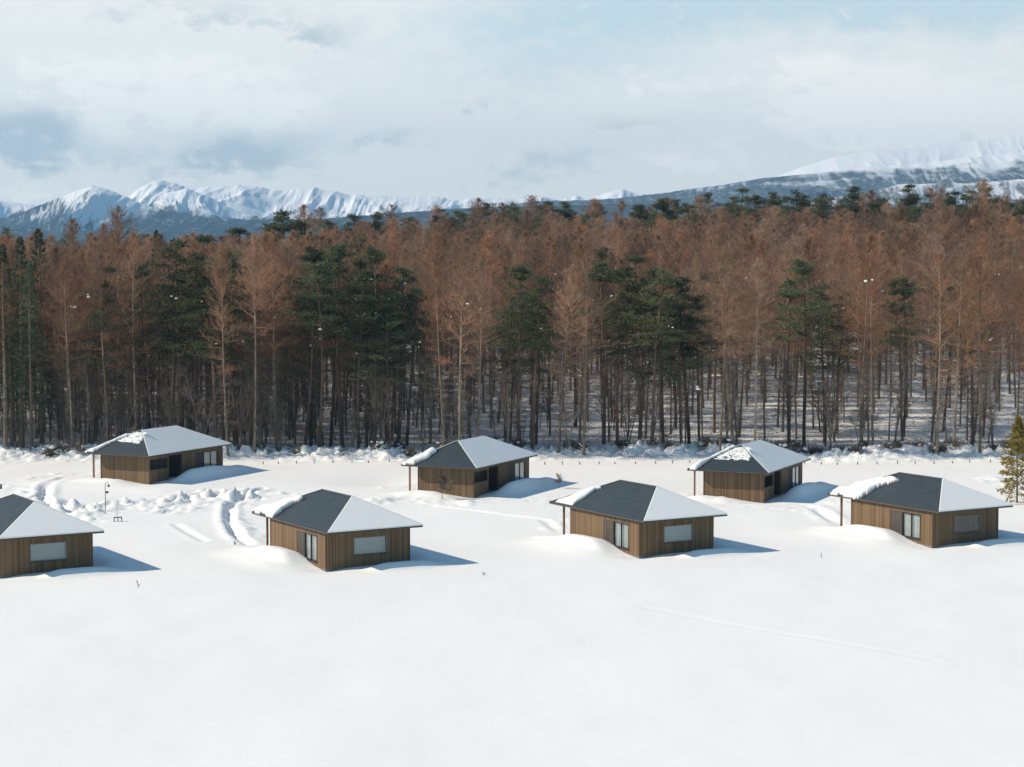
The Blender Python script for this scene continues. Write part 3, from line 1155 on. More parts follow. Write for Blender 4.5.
def tube_np(mb, path, r0, r1, k=6, p=1.0):
    n = len(path)
    rad = [r0 + (r1 - r0) * (i / (n - 1)) ** p for i in range(n)]
    mb.tube([tuple(q) for q in path], rad, k, cap=False)


def make_larch(seed, h=25.0, cb=.42, maxr=3.0, dens=1.0, tall=False):
    """bare deciduous conifer: straight stem, fine russet upswept twigs in the upper half, dead snags below"""
    rng = np.random.default_rng(seed)
    path = trunk_path(rng, h, .012, .22)
    tk = MB()
    tube_np(tk, path, .0064 * h, .025, 7, .85)
    # flare at the foot
    tk.tube([tuple(path[0] - [0, 0, .8]), tuple(path[0] + [0, 0, .7])], [.27, .13], 7, cap=False)
    crown, dead = Soup(), Soup()
    nb = int(105 * dens)
    t = cb + (1 - cb) * np.sort(rng.random(nb)) ** .85
    s = (t - cb) / (1 - cb)
    L = maxr * (np.clip(1.02 - s ** 3.0, 0.02, 1) ** .75) * (.5 + .6 * rng.random(nb)) * (.45 + .55 * sstep(-.02, .25, s))
    az = rng.random(nb) * 2 * math.pi
    elv = np.radians(6 + 58 * s ** 1.3 + rng.normal(size=nb) * 10)
    d = np.stack([np.cos(az) * np.cos(elv), np.sin(az) * np.cos(elv), np.sin(elv)], 1)
    base = path_at(path, t)
    crown.twigs(base, d * L[:, None], .075 + .03 * rng.random(nb), rng)
    # side shoots and their feathery twigs
    m = 8
    k = np.repeat(np.arange(nb), m)
    f = .15 + .85 * rng.random(nb * m)
    b2 = base[k] + d[k] * (L[k] * f)[:, None]
    d2 = unit(d[k] * .8 + rng.normal(size=(nb * m, 3)) * .55 + [0, 0, .42])
    L2 = (.12 + .45 * L[k]) * (.5 + .7 * rng.random(nb * m)) * (1.15 - .5 * f)
    crown.twigs(b2, d2 * L2[:, None], .035, rng)
    m2 = 6
    kk = np.repeat(np.arange(nb * m), m2)
    f2 = .1 + .9 * rng.random(len(kk))
    b3 = b2[kk] + d2[kk] * (L2[kk] * f2)[:, None]
    d3 = unit(d2[kk] * .7 + rng.normal(size=(len(kk), 3)) * .5 + [0, 0, .45])
    L3 = (.30 + .45 * rng.random(len(kk))) * np.clip(.35 + L2[kk], .3, 1)
    crown.twigs(b3, d3 * L3[:, None], .026, rng)
    # dead lower branches
    nd = 120
    td = .06 + (cb - .02) * rng.random(nd) ** .75
    azd = rng.random(nd) * 2 * math.pi
    ed = np.radians(rng.normal(size=nd) * 14 - 2)
    dd = np.stack([np.cos(azd) * np.cos(ed), np.sin(azd) * np.cos(ed), np.sin(ed)], 1)
    Ld = (.5 + 1.9 * rng.random(nd) ** 1.4) * (.65 + .9 * td)
    bd = path_at(path, td)
    dead.twigs(bd, dd * Ld[:, None], .045, rng)
    kd = np.repeat(np.arange(nd), 9)
    bd2 = bd[kd] + dd[kd] * (Ld[kd] * (.2 + .8 * rng.random(len(kd))))[:, None]
    dd2 = unit(dd[kd] + rng.normal(size=(len(kd), 3)) * .7)
    dead.twigs(bd2, dd2 * (.25 + .5 * rng.random(len(kd)))[:, None], .024, rng)
    return [('trunk', tk.mesh('larch_trunk', M['larch_bark'], True)), ('crown', crown.mesh('larch_crown', M['larch_twig'])),
            ('dead_branches', dead.mesh('larch_snags', M['dead_twig']))]


def make_pine(seed, h=22.0, cb=.5, maxr=3.2, n=34):
    """evergreen with needle plates at the branch ends"""
    rng = np.random.default_rng(seed)
    path = trunk_path(rng, h, .02, .4)
    tk = MB()
    tube_np(tk, path, .0080 * h, .05, 7, .9)
    crown = Soup()
    t = cb + (1 - cb) * np.sort(rng.random(n)) ** .9
    t[-1] = .99
    s = (t - cb) / (1 - cb)
    L = maxr * np.clip(1.08 - s, .12, 1) ** .75 * (.55 + .55 * rng.random(n))
    az = np.arange(n) * 2.4 + rng.random(n) * 1.2
    elv = np.radians(rng.normal(size=n) * 10 + 2 + 25 * s)
    d = np.stack([np.cos(az) * np.cos(elv), np.sin(az) * np.cos(elv), np.sin(elv)], 1)
    base = path_at(path, t)
    for i in range(n):
        q = base[i]
        e1 = q + d[i] * L[i] * .55 + [0, 0, .05]
        e2 = q + d[i] * L[i] + [0, 0, .12 * L[i]]
        tk.tube([tuple(q), tuple(e1), tuple(e2)], [.055 + .012 * L[i], .04, .015], 4, cap=False)
    m = 4
    k = np.repeat(np.arange(n), m)
    f = np.tile(np.linspace(.42, 1.05, m), n) + rng.normal(size=n * m) * .08
    cen = base[k] + d[k] * (L[k] * f)[:, None] + np.stack([rng.normal(size=n * m) * .35 * f * L[k] * .5, rng.normal(size=n * m) * .35 * f * L[k] * .5, .12 * L[k] * f + rng.normal(size=n * m) * .12], 1)
    size = (.38 + .12 * L[k]) * (.55 + .7 * rng.random(n * m))
    tn = 46
    kk = np.repeat(np.arange(n * m), tn)
    off = rng.normal(size=(len(kk), 3)) * [.55, .55, .24]
    pos = cen[kk] + off * size[kk][:, None] * 1.15
    dv = unit(off * [1, 1, .8] + rng.normal(size=off.shape) * .6 + [0, 0, .45])
    crown.blades(pos, dv * (.20 + .16 * rng.random(len(kk)))[:, None], .085 + .05 * rng.random(len(kk)), rng)
    dead = Soup()
    nd = 26
    td = .2 + (cb - .15) * rng.random(nd)
    azd = rng.random(nd) * 6.3
    dd = np.stack([np.cos(azd), np.sin(azd), rng.normal(size=nd) * .25], 1)
    Ld = .5 + 1.6 * rng.random(nd)
    bd = path_at(path, td)
    dead.twigs(bd, dd * Ld[:, None], .055, rng)
    kd = np.repeat(np.arange(nd), 5)
    bd2 = bd[kd] + dd[kd] * (Ld[kd] * (.3 + .7 * rng.random(len(kd))))[:, None]
    dead.twigs(bd2, unit(dd[kd] + rng.normal(size=(len(kd), 3)) * .7) * (.3 + .5 * rng.random(len(kd)))[:, None], .025, rng)
    return [('trunk', tk.mesh('pine_trunk', M['pine_bark'], True)), ('crown', crown.mesh('pine_crown', M['pine_needle'])),
            ('dead_branches', dead.mesh('pine_snags', M['dead_twig']))]


def make_fir(seed, h=20.0, cb=.18, maxr=3.0, mat='fir_needle', n=84, bark='larch_bark', blades=46, bw=.07):
    """pointed conifer, whorls of drooping needle boughs"""
    rng = np.random.default_rng(seed)
    path = trunk_path(rng, h, .008, .12)
    tk = MB()
    tube_np(tk, path, .011 * h, .02, 7)
    crown = Soup()
    t = cb + (1 - cb) * (np.arange(n) / (n - 1)) ** .95
    s = (t - cb) / (1 - cb)
    L = maxr * (1.02 - s) ** .85 * (.6 + .5 * rng.random(n))
    az = np.arange(n) * 2.4 + rng.random(n) * .8
    elv = np.radians(-12 + 45 * s + rng.normal(size=n) * 7)
    d = np.stack([np.cos(az) * np.cos(elv), np.sin(az) * np.cos(elv), np.sin(elv)], 1)
    base = path_at(path, t)
    crown.twigs(base, d * L[:, None], .06, rng)
    k = np.repeat(np.arange(n), blades)
    f = .15 + .85 * rng.random(len(k)) ** .8
    side = unit(np.cross(d[k], np.tile([0, 0, 1.0], (len(k), 1))))
    spread = rng.normal(size=len(k)) * .30 * L[k] * (1.12 - f)
    pos = base[k] + d[k] * (L[k] * f)[:, None] + side * spread[:, None] + [0, 0, 1] * (rng.normal(size=len(k)) * .10 - .05)[:, None]
    dv = unit(d[k] + side * np.sign(spread)[:, None] * .7 + rng.normal(size=(len(k), 3)) * .35)
    crown.blades(pos, dv * (.20 + .20 * rng.random(len(k)))[:, None], bw + .05 * rng.random(len(k)), rng)
    return [('trunk', tk.mesh('fir_trunk', M[bark], True)), ('crown', crown.mesh('fir_crown', M[mat]))]


def make_bare(seed, h=11.0, stems=3, spread=.25, thick=1.0):
    """leafless broadleaf: forking stems and a haze of thin twigs"""
    rng = np.random.default_rng(seed)
    tk, crown = MB(), Soup()
    tips, tdir, trad = [], [], []
    for i in range(stems):
        a = rng.random() * 6.3
        hh = h * (.7 + .3 * rng.random())
        n = 7
        t = np.linspace(0, 1, n)
        sp = spread * hh * (.3 + .9 * rng.random())
        path = np.stack([math.cos(a) * sp * t ** 1.2 + .15 * np.sin(t * 5 + i), math.sin(a) * sp * t ** 1.2, t * hh], 1)
        path[0, 2] = -.5
        tube_np(tk, path, .0085 * h * thick, .015, 5)
        nb = 16
        tb = .3 + .7 * rng.random(nb)
        b = path_at(path, tb)
        az = rng.random(nb) * 6.3
        el = np.radians(35 + rng.normal(size=nb) * 14)
        d = np.stack([np.cos(az) * np.cos(el), np.sin(az) * np.cos(el), np.sin(el)], 1)
        L = hh * .24 * (1.25 - tb) * (.6 + .7 * rng.random(nb))
        for q, dv, l in zip(b, d, L):
            tk.tube([tuple(q), tuple(q + dv * l * .5 + [0, 0, .05]), tuple(q + dv * l + [0, 0, .2 * l])], [.03 * thick + .006, .02 * thick, .007], 3, cap=False)
        k = np.repeat(np.arange(nb), 9)
        f = .2 + .8 * rng.random(len(k))
        b2 = b[k] + d[k] * (L[k] * f)[:, None]
        d2 = unit(d[k] + rng.normal(size=(len(k), 3)) * .55 + [0, 0, .3])
        L2 = (.35 + .4 * L[k]) * (.4 + .6 * rng.random(len(k)))
        crown.twigs(b2, d2 * L2[:, None], .03, rng)
        kk = np.repeat(np.arange(len(k)), 4)
        b3 = b2[kk] + d2[kk] * (L2[kk] * rng.random(len(kk)))[:, None]
        d3 = unit(d2[kk] + rng.normal(size=(len(kk), 3)) * .6 + [0, 0, .25])
        crown.twigs(b3, d3 * (.2 + .45 * rng.random(len(kk)))[:, None], .019, rng)
    return [('trunk', tk.mesh('bare_trunk', M['grey_bark'], True)), ('crown', crown.mesh('bare_crown', M['grey_twig']))]


def make_shrub(seed, w=1.3, h=.9):
    """low leafless shrub loaded with snow lumps"""
    rng = np.random.default_rng(seed)
    tw = Soup()
    n = 420
    b = np.stack([rng.normal(size=n) * w * .3, rng.normal(size=n) * w * .25, np.full(n, -.2)], 1)
    d = unit(np.stack([rng.normal(size=n) * .6, rng.normal(size=n) * .6, .6 + rng.random(n)], 1))
    L = h * (.7 + .7 * rng.random(n))
    tw.twigs(b, d * L[:, None], .035, rng)
    k = np.repeat(np.arange(n), 3)
    b2 = b[k] + d[k] * (L[k] * (.4 + .6 * rng.random(len(k))))[:, None]
    tw.twigs(b2, unit(d[k] + rng.normal(size=(len(k), 3)) * .6) * .35, .02, rng)
    V, F = [], []
    mb = MB()
    for i in range(26):
        c = np.array([rng.normal() * w * .48, rng.normal() * w * .3, h * (.05 + .75 * rng.random() ** 1.5)])
        lump(mb, c, (.07 + .17 * rng.random() ** 1.5), .6, rng)
    return [('twigs', tw.mesh('shrub_twigs', M['grey_twig'])), ('snow_cap', mb.mesh('shrub_snow', M['snow'], True))]


def lump(mb, c, r, flat, rng, k=7):
    """uneven rounded lump"""
    vs, fs = [], []
    rows = 4
    for i in range(rows + 1):
        th = math.pi * i / rows
        for j in range(k):
            ph = 2 * math.pi * j / k + i * .4
            rr = r * (.8 + .4 * rng.random())
            vs.append((c[0] + rr * math.sin(th) * math.cos(ph), c[1] + rr * math.sin(th) * math.sin(ph), c[2] + rr * flat * math.cos(th)))
    for i in range(rows):
        for j in range(k):
            a, b = i * k + j, i * k + (j + 1) % k
            fs.append((a, a + k, b + k, b))
    mb.add(vs, fs)


LARCH = [make_larch(100 + i, 25, cb, mr, dn) for i, (cb, mr, dn) in enumerate(
    [(.42, 3.8, 1.1), (.36, 4.4, 1.2), (.47, 3.4, 1.0), (.43, 4.0, 1.15), (.50, 3.3, .9), (.38, 3.7, 1.1), (.32, 4.4, .85)])]
PINE = [make_pine(200 + i, 22, cb, mr, n) for i, (cb, mr, n) in enumerate([(.45, 3.4, 28), (.55, 3.2, 23), (.40, 3.1, 30), (.62, 3.0, 19), (.34, 3.5, 32), (.5, 3.6, 21)])]
FIR = [make_fir(300 + i, 20, cb, mr) for i, (cb, mr) in enumerate([(.22, 3.0), (.3, 2.6), (.15, 3.2)])]
BARE = [make_bare(400 + i, 11, st, sp, tk) for i, (st, sp, tk) in enumerate([(3, .25, 1), (2, .15, 1.1), (4, .3, .8), (1, .1, 1.3), (2, .35, .9)])]
SHRUB = [make_shrub(500 + i) for i in range(4)]


def put_tree(name, parts, x, y, scale, rz, sxy=1.0, tilt=(0, 0), z=None):
    r = link(name, None, None, (x, y, (gz(x, y) if z is None else z) - .05))
    r.rotation_euler = (tilt[0], tilt[1], rz)
    r.scale = (scale * sxy, scale * sxy, scale)
    r.empty_display_size = .5
    for pn, me in parts:
        link(pn, me, r)
    return r


# zones of the forest, named after the back row of cabins in front of it
ZONES = [(-1e9, 84, 'left of the leftmost back cabin'), (84, 234, 'behind the leftmost back cabin'), (234, 318, 'right of the leftmost back cabin'),
         (318, 402, 'left of the middle back cabin'), (402, 538, 'behind the middle back cabin'), (538, 612, 'right of the middle back cabin'),
         (612, 688, 'left of the rightmost back cabin'), (688, 812, 'behind the rightmost back cabin'), (812, 915, 'behind the snow-tongued cabin roof'),
         (915, 1e9, 'by the forest right of the snow-tongued roof')]


def zone(px):
    for a, b, t in ZONES:
        if a <= px < b:
            return t


def row_text(y):
    for lim, t in ((249, 'on the front edge of the forest'), (257, 'just inside the forest edge'), (266, 'in the second rank of trees'), (278, 'in the third rank of trees'),
                   (295, 'deep among the trunks'), (330, 'well inside the forest'), (390, 'far back in the forest')):
        if y < lim:
            return t
    return 'on the forest skyline'


# ---- where trees stand: hand-placed ones first, then a scatter that keeps its distance
taken = []


def free(x, y, r):
    for a, b, q in taken:
        if abs(a - x) < 6 and (a - x) ** 2 + (b - y) ** 2 < max(r, q) ** 2:
            return False
    return True


trees = []       # kind, x, y, height or None
KEEP = []        # pines the photograph shows clear of larches in front of them


def hides(px, y):
    return any(abs(px - a) < w and y < b and rng.random() < .93 for a, b, w in KEEP)



def hand(kind, lst):
    for px, ytop, dist in lst:
        if kind in ('pine', 'fir') and dist < 275:
            KEEP.append((px, dist, 19))
        x = x_at(px, dist)
        zt = CAM_H + (255 - ytop) * dist / FOC
        h = zt - gz(x, dist)
        trees.append((kind, x, dist, h))
        taken.append((x, dist, 3.0))


hand('pine', [(180, 243, 245), (205, 238, 250), (226, 252, 246), (150, 266, 256), (192, 262, 242), (168, 275, 248), (214, 260, 241), (236, 266, 247), (240, 230, 300), (262, 225, 310), (285, 212, 326), (302, 222, 318), (322, 236, 300), (342, 246, 246),
              (374, 250, 243), (398, 268, 247), (330, 258, 249), (358, 272, 243), (304, 250, 246), (318, 264, 243), (366, 260, 248), (386, 276, 246), (406, 288, 250), (360, 240, 292), (310, 255, 252), (388, 300, 242), (520, 268, 244), (536, 290, 248), (506, 296, 249), (532, 278, 242), (604, 262, 250), (618, 268, 246), (652, 270, 242), (682, 282, 243), (700, 296, 248), (604, 250, 300), (640, 258, 248), (664, 268, 244),
              (690, 278, 247), (622, 258, 326), (676, 300, 270), (805, 262, 246), (790, 280, 250), (826, 286, 256), (905, 278, 262), (945, 284, 266), (645, 206, 424), (735, 190, 440), (760, 202, 428),
              (780, 207, 430), (850, 204, 430), (886, 200, 440), (905, 190, 450), (950, 206, 440), (1012, 215, 420), (690, 216, 420), (722, 236, 396), (640, 224, 398), (705, 222, 410), (800, 224, 404),
              (412, 196 + 22, 430), (350, 215, 420), (330, 222, 400), (575, 214, 430), (970, 222, 404), (1000, 285, 300)])
hand('fir', [(20, 238, 247), (40, 231, 256), (4, 246, 245), (30, 262, 243), (158, 232, 300), (62, 262, 284), (132, 250, 296), (172, 240, 310), (98, 262, 288), (10, 262, 252)])
hand('larch', [(116, 208, 254), (74, 222, 272), (100, 226, 276), (60, 248, 256), (265, 236, 256), (286, 232, 264), (250, 246, 252), (445, 236, 262), (470, 240, 254), (430, 244, 256), (560, 236, 258), (580, 240, 252),
               (740, 236, 262), (870, 238, 256), (985, 236, 262), (395, 206, 440), (440, 206, 444), (470, 200, 430), (526, 197, 424), (545, 206, 426), (590, 200, 434), (985, 182, 440),
               (930, 190, 436), (870, 193, 444), (620, 203, 440), (665, 200, 436), (700, 196, 440), (820, 198, 436), (1015, 196, 430), (300, 207, 420), (318, 210, 430), (500, 205, 436)])

rng = random.Random(21)
# front rank standing singly along the edge
x = -112.0
while x < 72:
    y = 239.5 + rng.uniform(-3.5, 5.0)
    k = rng.random()
    if free(x, y, 1.6) and not (hides(512 + FOC * x / y, y) and rng.random() < .8):
        trees.append(('larch' if k < .72 else 'pine' if k < .8 else 'bare', x, y, None))
        taken.append((x, y, 2.0))
    x += rng.uniform(1.4, 3.2)
for i in range(26000):
    y = 247 + 238 * rng.random() ** 1.15
    half = y * 512 / FOC * 1.08 + 3
    x = rng.uniform(-half - (45 if y < 285 else 6), half)
    px = 512 + FOC * x / y
    spacing = (3.1 if px < 400 else 4.8) if y < 290 else (4.3 if px < 400 else 4.7)
    if not free(x, y, spacing):
        continue
    n = float(fbm(np.array([x / 34 + 3]), np.array([y / 34]), 2)[0])
    pp = (.015 + (.05 if n > .14 else 0)) if y < 385 else (.14 if px < 430 else .42)
    if px < 60:
        pp += .12
    k = rng.random()
    kind = 'pine' if k < pp else 'larch'
    if px < 480 and y < 262 and rng.random() < .25:
        kind = 'bare'
    if kind == 'larch' and hides(px, y):
        continue
    trees.append((kind, x, y, None))
    taken.append((x, y, spacing))

# understorey: thin leaning saplings near the edge
for i in range(125):
    y = 240 + 36 * rng.random() ** 1.5
    half = y * 512 / FOC
    x = rng.uniform(-half, half * .95)
    if rng.random() < .35:
        x = rng.uniform(-half, -half * .1)
    trees.append(('bare', x, y, rng.uniform(6, 12.5)))

counts = {'larch': 0, 'pine': 0, 'fir': 0, 'bare': 0}
trees.sort(key=lambda q: q[2])
rest = []
made = []
LARCH_MAX = 300
for kind, x, y, h in trees:
    px = 512 + FOC * x / y
    in_view = -14 < px < 1038
    auto = h is None
    if kind == 'larch':
        hh = h or (rng.uniform(21.5, 26.5) if y < 380 else (16.5 if px > 330 else 14.5) + 8.0 * rng.random() ** 2)
        hand_sky = (not auto)
        if in_view and (hand_sky or counts['larch'] < LARCH_MAX - 22):
            i = rng.randrange(len(LARCH))
            tl = (rng.gauss(0, .025), rng.gauss(0, .03))
            o = put_tree('larch_tree', LARCH[i], x, y, hh / 25, rng.uniform(0, 6.28), rng.uniform(.85, 1.3) if y < 400 else rng.uniform(1.35, 1.9), tl)
            counts['larch'] += 1
            made.append((o, kind, px, y, hh, tl[1]))
        else:
            rest.append((x, y, hh / 25, rng.randrange(len(LARCH))))
    elif kind == 'pine':
        hh = h or (rng.uniform(17, 22.5) if y < 385 else rng.uniform(20, 26))
        if in_view and (not auto or counts['pine'] < 296):
            i = rng.randrange(len(PINE))
            tl = (rng.gauss(0, .02), rng.gauss(0, .02))
            w = rng.uniform(1.15, 1.5)
            o = put_tree('pine_tree', PINE[i], x, y, hh / 22, rng.uniform(0, 6.28), w, tl)
            counts['pine'] += 1
            made.append((o, kind, px, y, hh, tl[1]))
        else:
            rest.append((x, y, hh / 25, rng.randrange(len(LARCH))))
    elif kind == 'fir':
        o = put_tree('fir_tree', FIR[rng.randrange(3)], x, y, h / 20, rng.uniform(0, 6.28), rng.uniform(.9, 1.15))
        made.append((o, kind, px, y, h, 0))
        counts['fir'] += 1
    elif in_view:
        hh = h or rng.uniform(9, 15)
        tl = (rng.gauss(0, .06), rng.gauss(0, .08))
        o = put_tree('bare_tree', BARE[rng.randrange(len(BARE))], x, y, hh / 11, rng.uniform(0, 6.28), 1.0, tl)
        made.append((o, kind, px, y, hh, tl[1]))
        counts['bare'] += 1
print('TREES', len([1 for t in trees if t[0] == 'pine']), counts, 'rest', len(rest))


def forest_stuff(items):
    """everything beyond the counted larches: one object that places the same trees on points"""
    me = bpy.data.meshes.new('forest')
    me.vertices.add(len(items))
    me.vertices.foreach_set('co', np.array([(q[0], q[1], gz(q[0], q[1]) - .05) for q in items], np.float32).ravel())
    a = me.attributes.new('size', 'FLOAT', 'POINT')
    a.data.foreach_set('value', np.array([q[2] for q in items], np.float32))
    a = me.attributes.new('turn', 'FLOAT', 'POINT')
    a.data.foreach_set('value', np.array([rng.uniform(0, 6.28) for q in items], np.float32))
    a = me.attributes.new('variant', 'INT', 'POINT')
    a.data.foreach_set('value', np.array([q[3] for q in items], np.int32))
    o = link('forest', me)
    tag(o, 'dense mass of bare russet larches filling the depth of the forest', kind='stuff')
    # one joined mesh per variant, built into the node tree by object reference
    ng = bpy.data.node_groups.new('forest_points', 'GeometryNodeTree')
    ng.interface.new_socket('Geometry', in_out='INPUT', socket_type='NodeSocketGeometry')
    ng.interface.new_socket('Geometry', in_out='OUTPUT', socket_type='NodeSocketGeometry')
    g = NT(ng)
    gi, go = g.n('NodeGroupInput'), g.n('NodeGroupOutput')
    join = g.n('GeometryNodeJoinGeometry')

    def attr(name, typ):
        nd = g.n('GeometryNodeInputNamedAttribute', data_type=typ)
        nd.inputs[0].default_value = name
        return nd.outputs[0]
    size, turn, var = attr('size', 'FLOAT'), attr('turn', 'FLOAT'), attr('variant', 'INT')
    src = {}
    for obj, kind, px, y, hh, tl in made:
        if kind == 'larch':
            for ch in obj.children:
                src.setdefault(ch.data.name, ch)
    for v, parts in enumerate(LARCH):
        cmp_ = g.n('FunctionNodeCompare', data_type='INT', operation='EQUAL')
        g.link(var, cmp_.inputs[2])
        cmp_.inputs[3].default_value = v
        for pn, pme in parts:
            if pme.name not in src:
                continue
            oi = g.n('GeometryNodeObjectInfo', transform_space='ORIGINAL')
            oi.inputs[0].default_value = src[pme.name]
            oi.inputs[1].default_value = True
            iop = g.n('GeometryNodeInstanceOnPoints')
            g.link(gi.outputs[0], iop.inputs['Points'])
            g.link(cmp_.outputs[0], iop.inputs['Selection'])
            g.link(oi.outputs['Geometry'], iop.inputs['Instance'])
            g.link(g.comb(0.0, 0.0, turn), iop.inputs['Rotation'])
            wide = g.math('MULTIPLY', size, 1.3)
            g.link(g.comb(wide, wide, size), iop.inputs['Scale'])
            g.link(iop.outputs[0], join.inputs[0])
    g.link(join.outputs[0], go.inputs[0])
    md = o.modifiers.new('points', 'NODES')
    md.node_group = ng


forest_stuff(rest)

def fit16(t):
    for a, b in ((' of trees', ''), ('middling ', ''), (' of the forest', ''), ('thin leafless grey', 'leafless grey'), ('just inside the forest edge', 'inside the edge'),
                 ('well inside the forest', 'well inside'), ('deep among the trunks', 'deep inside'), (' in the ', ' in '), ('bare russet', 'russet'), (' on the front edge', ' on the edge'), (' behind the ', ' behind '), (' of the ', ' of ')):
        if len(t.split()) > 16:
            t = t.replace(a, b)
    return t


# labels of the trees: kind and look, height and lean, rank, and the cabin they stand behind
med = {'larch': 24.2, 'pine': 20.5, 'bare': 10.0, 'fir': 21}
for o, kind, px, y, hh, lean in made:
    tall = 'tall' if hh > med[kind] + 1.2 else 'short' if hh < med[kind] - 1.2 else 'middling'
    ln = ' leaning right' if lean > .03 else ' leaning left' if lean < -.03 else ''
    what = {'larch': 'bare russet larch', 'pine': 'dark green pine', 'fir': 'pointed dark conifer', 'bare': 'thin leafless grey tree'}[kind]
    lab = f'{tall} {what}{ln} {row_text(y)} {zone(px)}'.replace('the forest skyline by the forest right', 'the skyline right').replace('the forest by the forest', 'the forest')
    w = lab.split()
    if len(w) > 16:
        lab = lab.replace(' of trees', '').replace(' of the forest', '').replace('middling ', '').replace('thin leafless grey', 'leafless grey').replace('just inside the forest edge', 'inside the edge')
    tag(o, fit16(lab), {'larch': 'larch tree', 'pine': 'pine tree', 'fir': 'conifer', 'bare': 'bare tree'}[kind],
        {'larch': 'bare larches of the forest', 'pine': 'green pines of the forest', 'fir': 'pointed conifers at the left', 'bare': 'leafless grey trees at the forest edge'}[kind])

# snow clumps still caught in some crowns
crng = np.random.default_rng(77)
n_cl = 0
for o, kind, px, y, hh, lean in sorted(made, key=lambda q: (q[3] * 7.77) % 1.0 + (0 if q[3] < 262 else 1 if q[3] > 380 else 2)):
    if kind not in ('larch', 'pine') or n_cl > 95:
        continue
    mb = MB()
    inv = 1 / o.scale.z
    zc = (.35 + .58 * crng.random()) * (25 if kind == 'larch' else 22)
    a = crng.random() * 6.3
    rr = 1.2 + 1.7 * crng.random()
    a = -1.57 + crng.normal() * 1.0 - o.rotation_euler.z
    c = np.array([math.cos(a) * rr, math.sin(a) * rr, zc])
    s = (.09 + .16 * crng.random() ** 2) * inv
    lump(mb, c, s, .6, crng)
    if crng.random() < .5:
        lump(mb, c + crng.normal(size=3) * .25, s * .7, .6, crng)
    mb.build('snow_clump', M['snow'], o, True)
    n_cl += 1


def undergrowth():
    """thin stems and fallen twigs between the trunks: one mass nobody could count"""
    rg = np.random.default_rng(31)
    n = 5200
    y = 249 + 120 * rg.random(n) ** 1.3
    x = (rg.random(n) * 2 - 1) * (y * 512 / FOC + 3)
    keep = fbm(x / 9, y / 9, 2) > -.12
    x, y = x[keep], y[keep]
    z = ground_z(x, y)
    n = len(x)
    s = Soup()
    b = np.stack([x, y, z - .1], 1)
    h = .4 + 1.9 * rg.random(n) ** 2.2
    d = np.stack([rg.normal(size=n) * .22, rg.normal(size=n) * .22, np.ones(n)], 1) * h[:, None]
    s.twigs(b, d, .05, rg)
    k = np.repeat(np.arange(n), 5)
    b2 = b[k] + d[k] * (.25 + .75 * rg.random(len(k)))[:, None]
    d2 = unit(rg.normal(size=(len(k), 3)) * .6 + [0, 0, .7]) * (.2 + .35 * h[k] * rg.random(len(k)))[:, None]
    s.twigs(b2, d2, .022, rg)
    # lying twigs
    m = 2600
    y = 251 + 110 * rg.random(m) ** 1.2
    x = (rg.random(m) * 2 - 1) * (y * 512 / FOC + 3)
    b = np.stack([x, y, ground_z(x, y) + .04], 1)
    a = rg.random(m) * 6.3
    d = np.stack([np.cos(a), np.sin(a), rg.normal(size=m) * .12], 1) * (.6 + 2.2 * rg.random(m) ** 2)[:, None]
    s.twigs(b, d, .08, rg)
    o = link('undergrowth', s.mesh('undergrowth', M['grey_twig']))
    tag(o, 'thin brown stems and fallen twigs over the snowy forest floor', kind='stuff')


undergrowth()

# ------------------------------------------------------------------ snowy shrubs on the bank, posts in front of it
rng = random.Random(5)
xs = -62.0
while xs < 64:
    y = float(bank_line(np.array([xs]))[0]) + rng.uniform(-2.6, 3.0)
    px = 512 + FOC * xs / y
    if -5 < px < 1029 and rng.random() < .8:
        s = rng.uniform(.7, 1.5)
        o = put_tree('snowy_shrub', SHRUB[rng.randrange(4)], xs, y, s, rng.uniform(0, 6.28))
        size = 'big' if s > 1.2 else 'small' if s < .95 else 'middling'
        side = 'front foot' if y < bank_line(np.array([xs]))[0] - .8 else 'top' if y < bank_line(np.array([xs]))[0] + 1.2 else 'rear slope'
        tag(o, fit16(f'{size} snow-capped shrub on the bank\'s {side} {zone(px)}'.replace(' by the forest', '')), 'shrub', 'snowy shrubs on the bank')
    xs += rng.uniform(1.2, 2.6)


def stake_mesh(h=.75, r=.06):
    mb = MB()
    mb.tube([(0, 0, -.4), (0.01, 0, h * .6), (0.0, 0.01, h), (0, .01, h + .05)], [r, r * .95, r * .9, r * .5], 7)
    return mb.mesh('stake', M['stake'])


st_mesh = [stake_mesh(.30, .06), stake_mesh(.42, .05), stake_mesh(.22, .065)]
for a, b in ((262, 408), (545, 700), (806, 1000)):
    p = a
    while p < b:
        y = 231.5 + .8 * math.sin(p * .02)
        xx = x_at(p, y)
        i = rng.randrange(3)
        o = link('fence_post', st_mesh[i], None, (xx, y, gz(xx, y)))
        o.rotation_euler = (rng.gauss(0, .05), rng.gauss(0, .07), rng.uniform(0, 6))
        tag(o, f"{['dark', 'taller thin dark', 'stumpy dark'][i]} post by the bank {zone(p)}".replace(' by the forest', ''), 'post', 'posts in a row before the forest bank')
        p += rng.uniform(15, 21)

# ------------------------------------------------------------------ small things between the cabins
def at_px(px, py):
    x, y = on_ground(px, py)
    return x, y, gz(x, y)


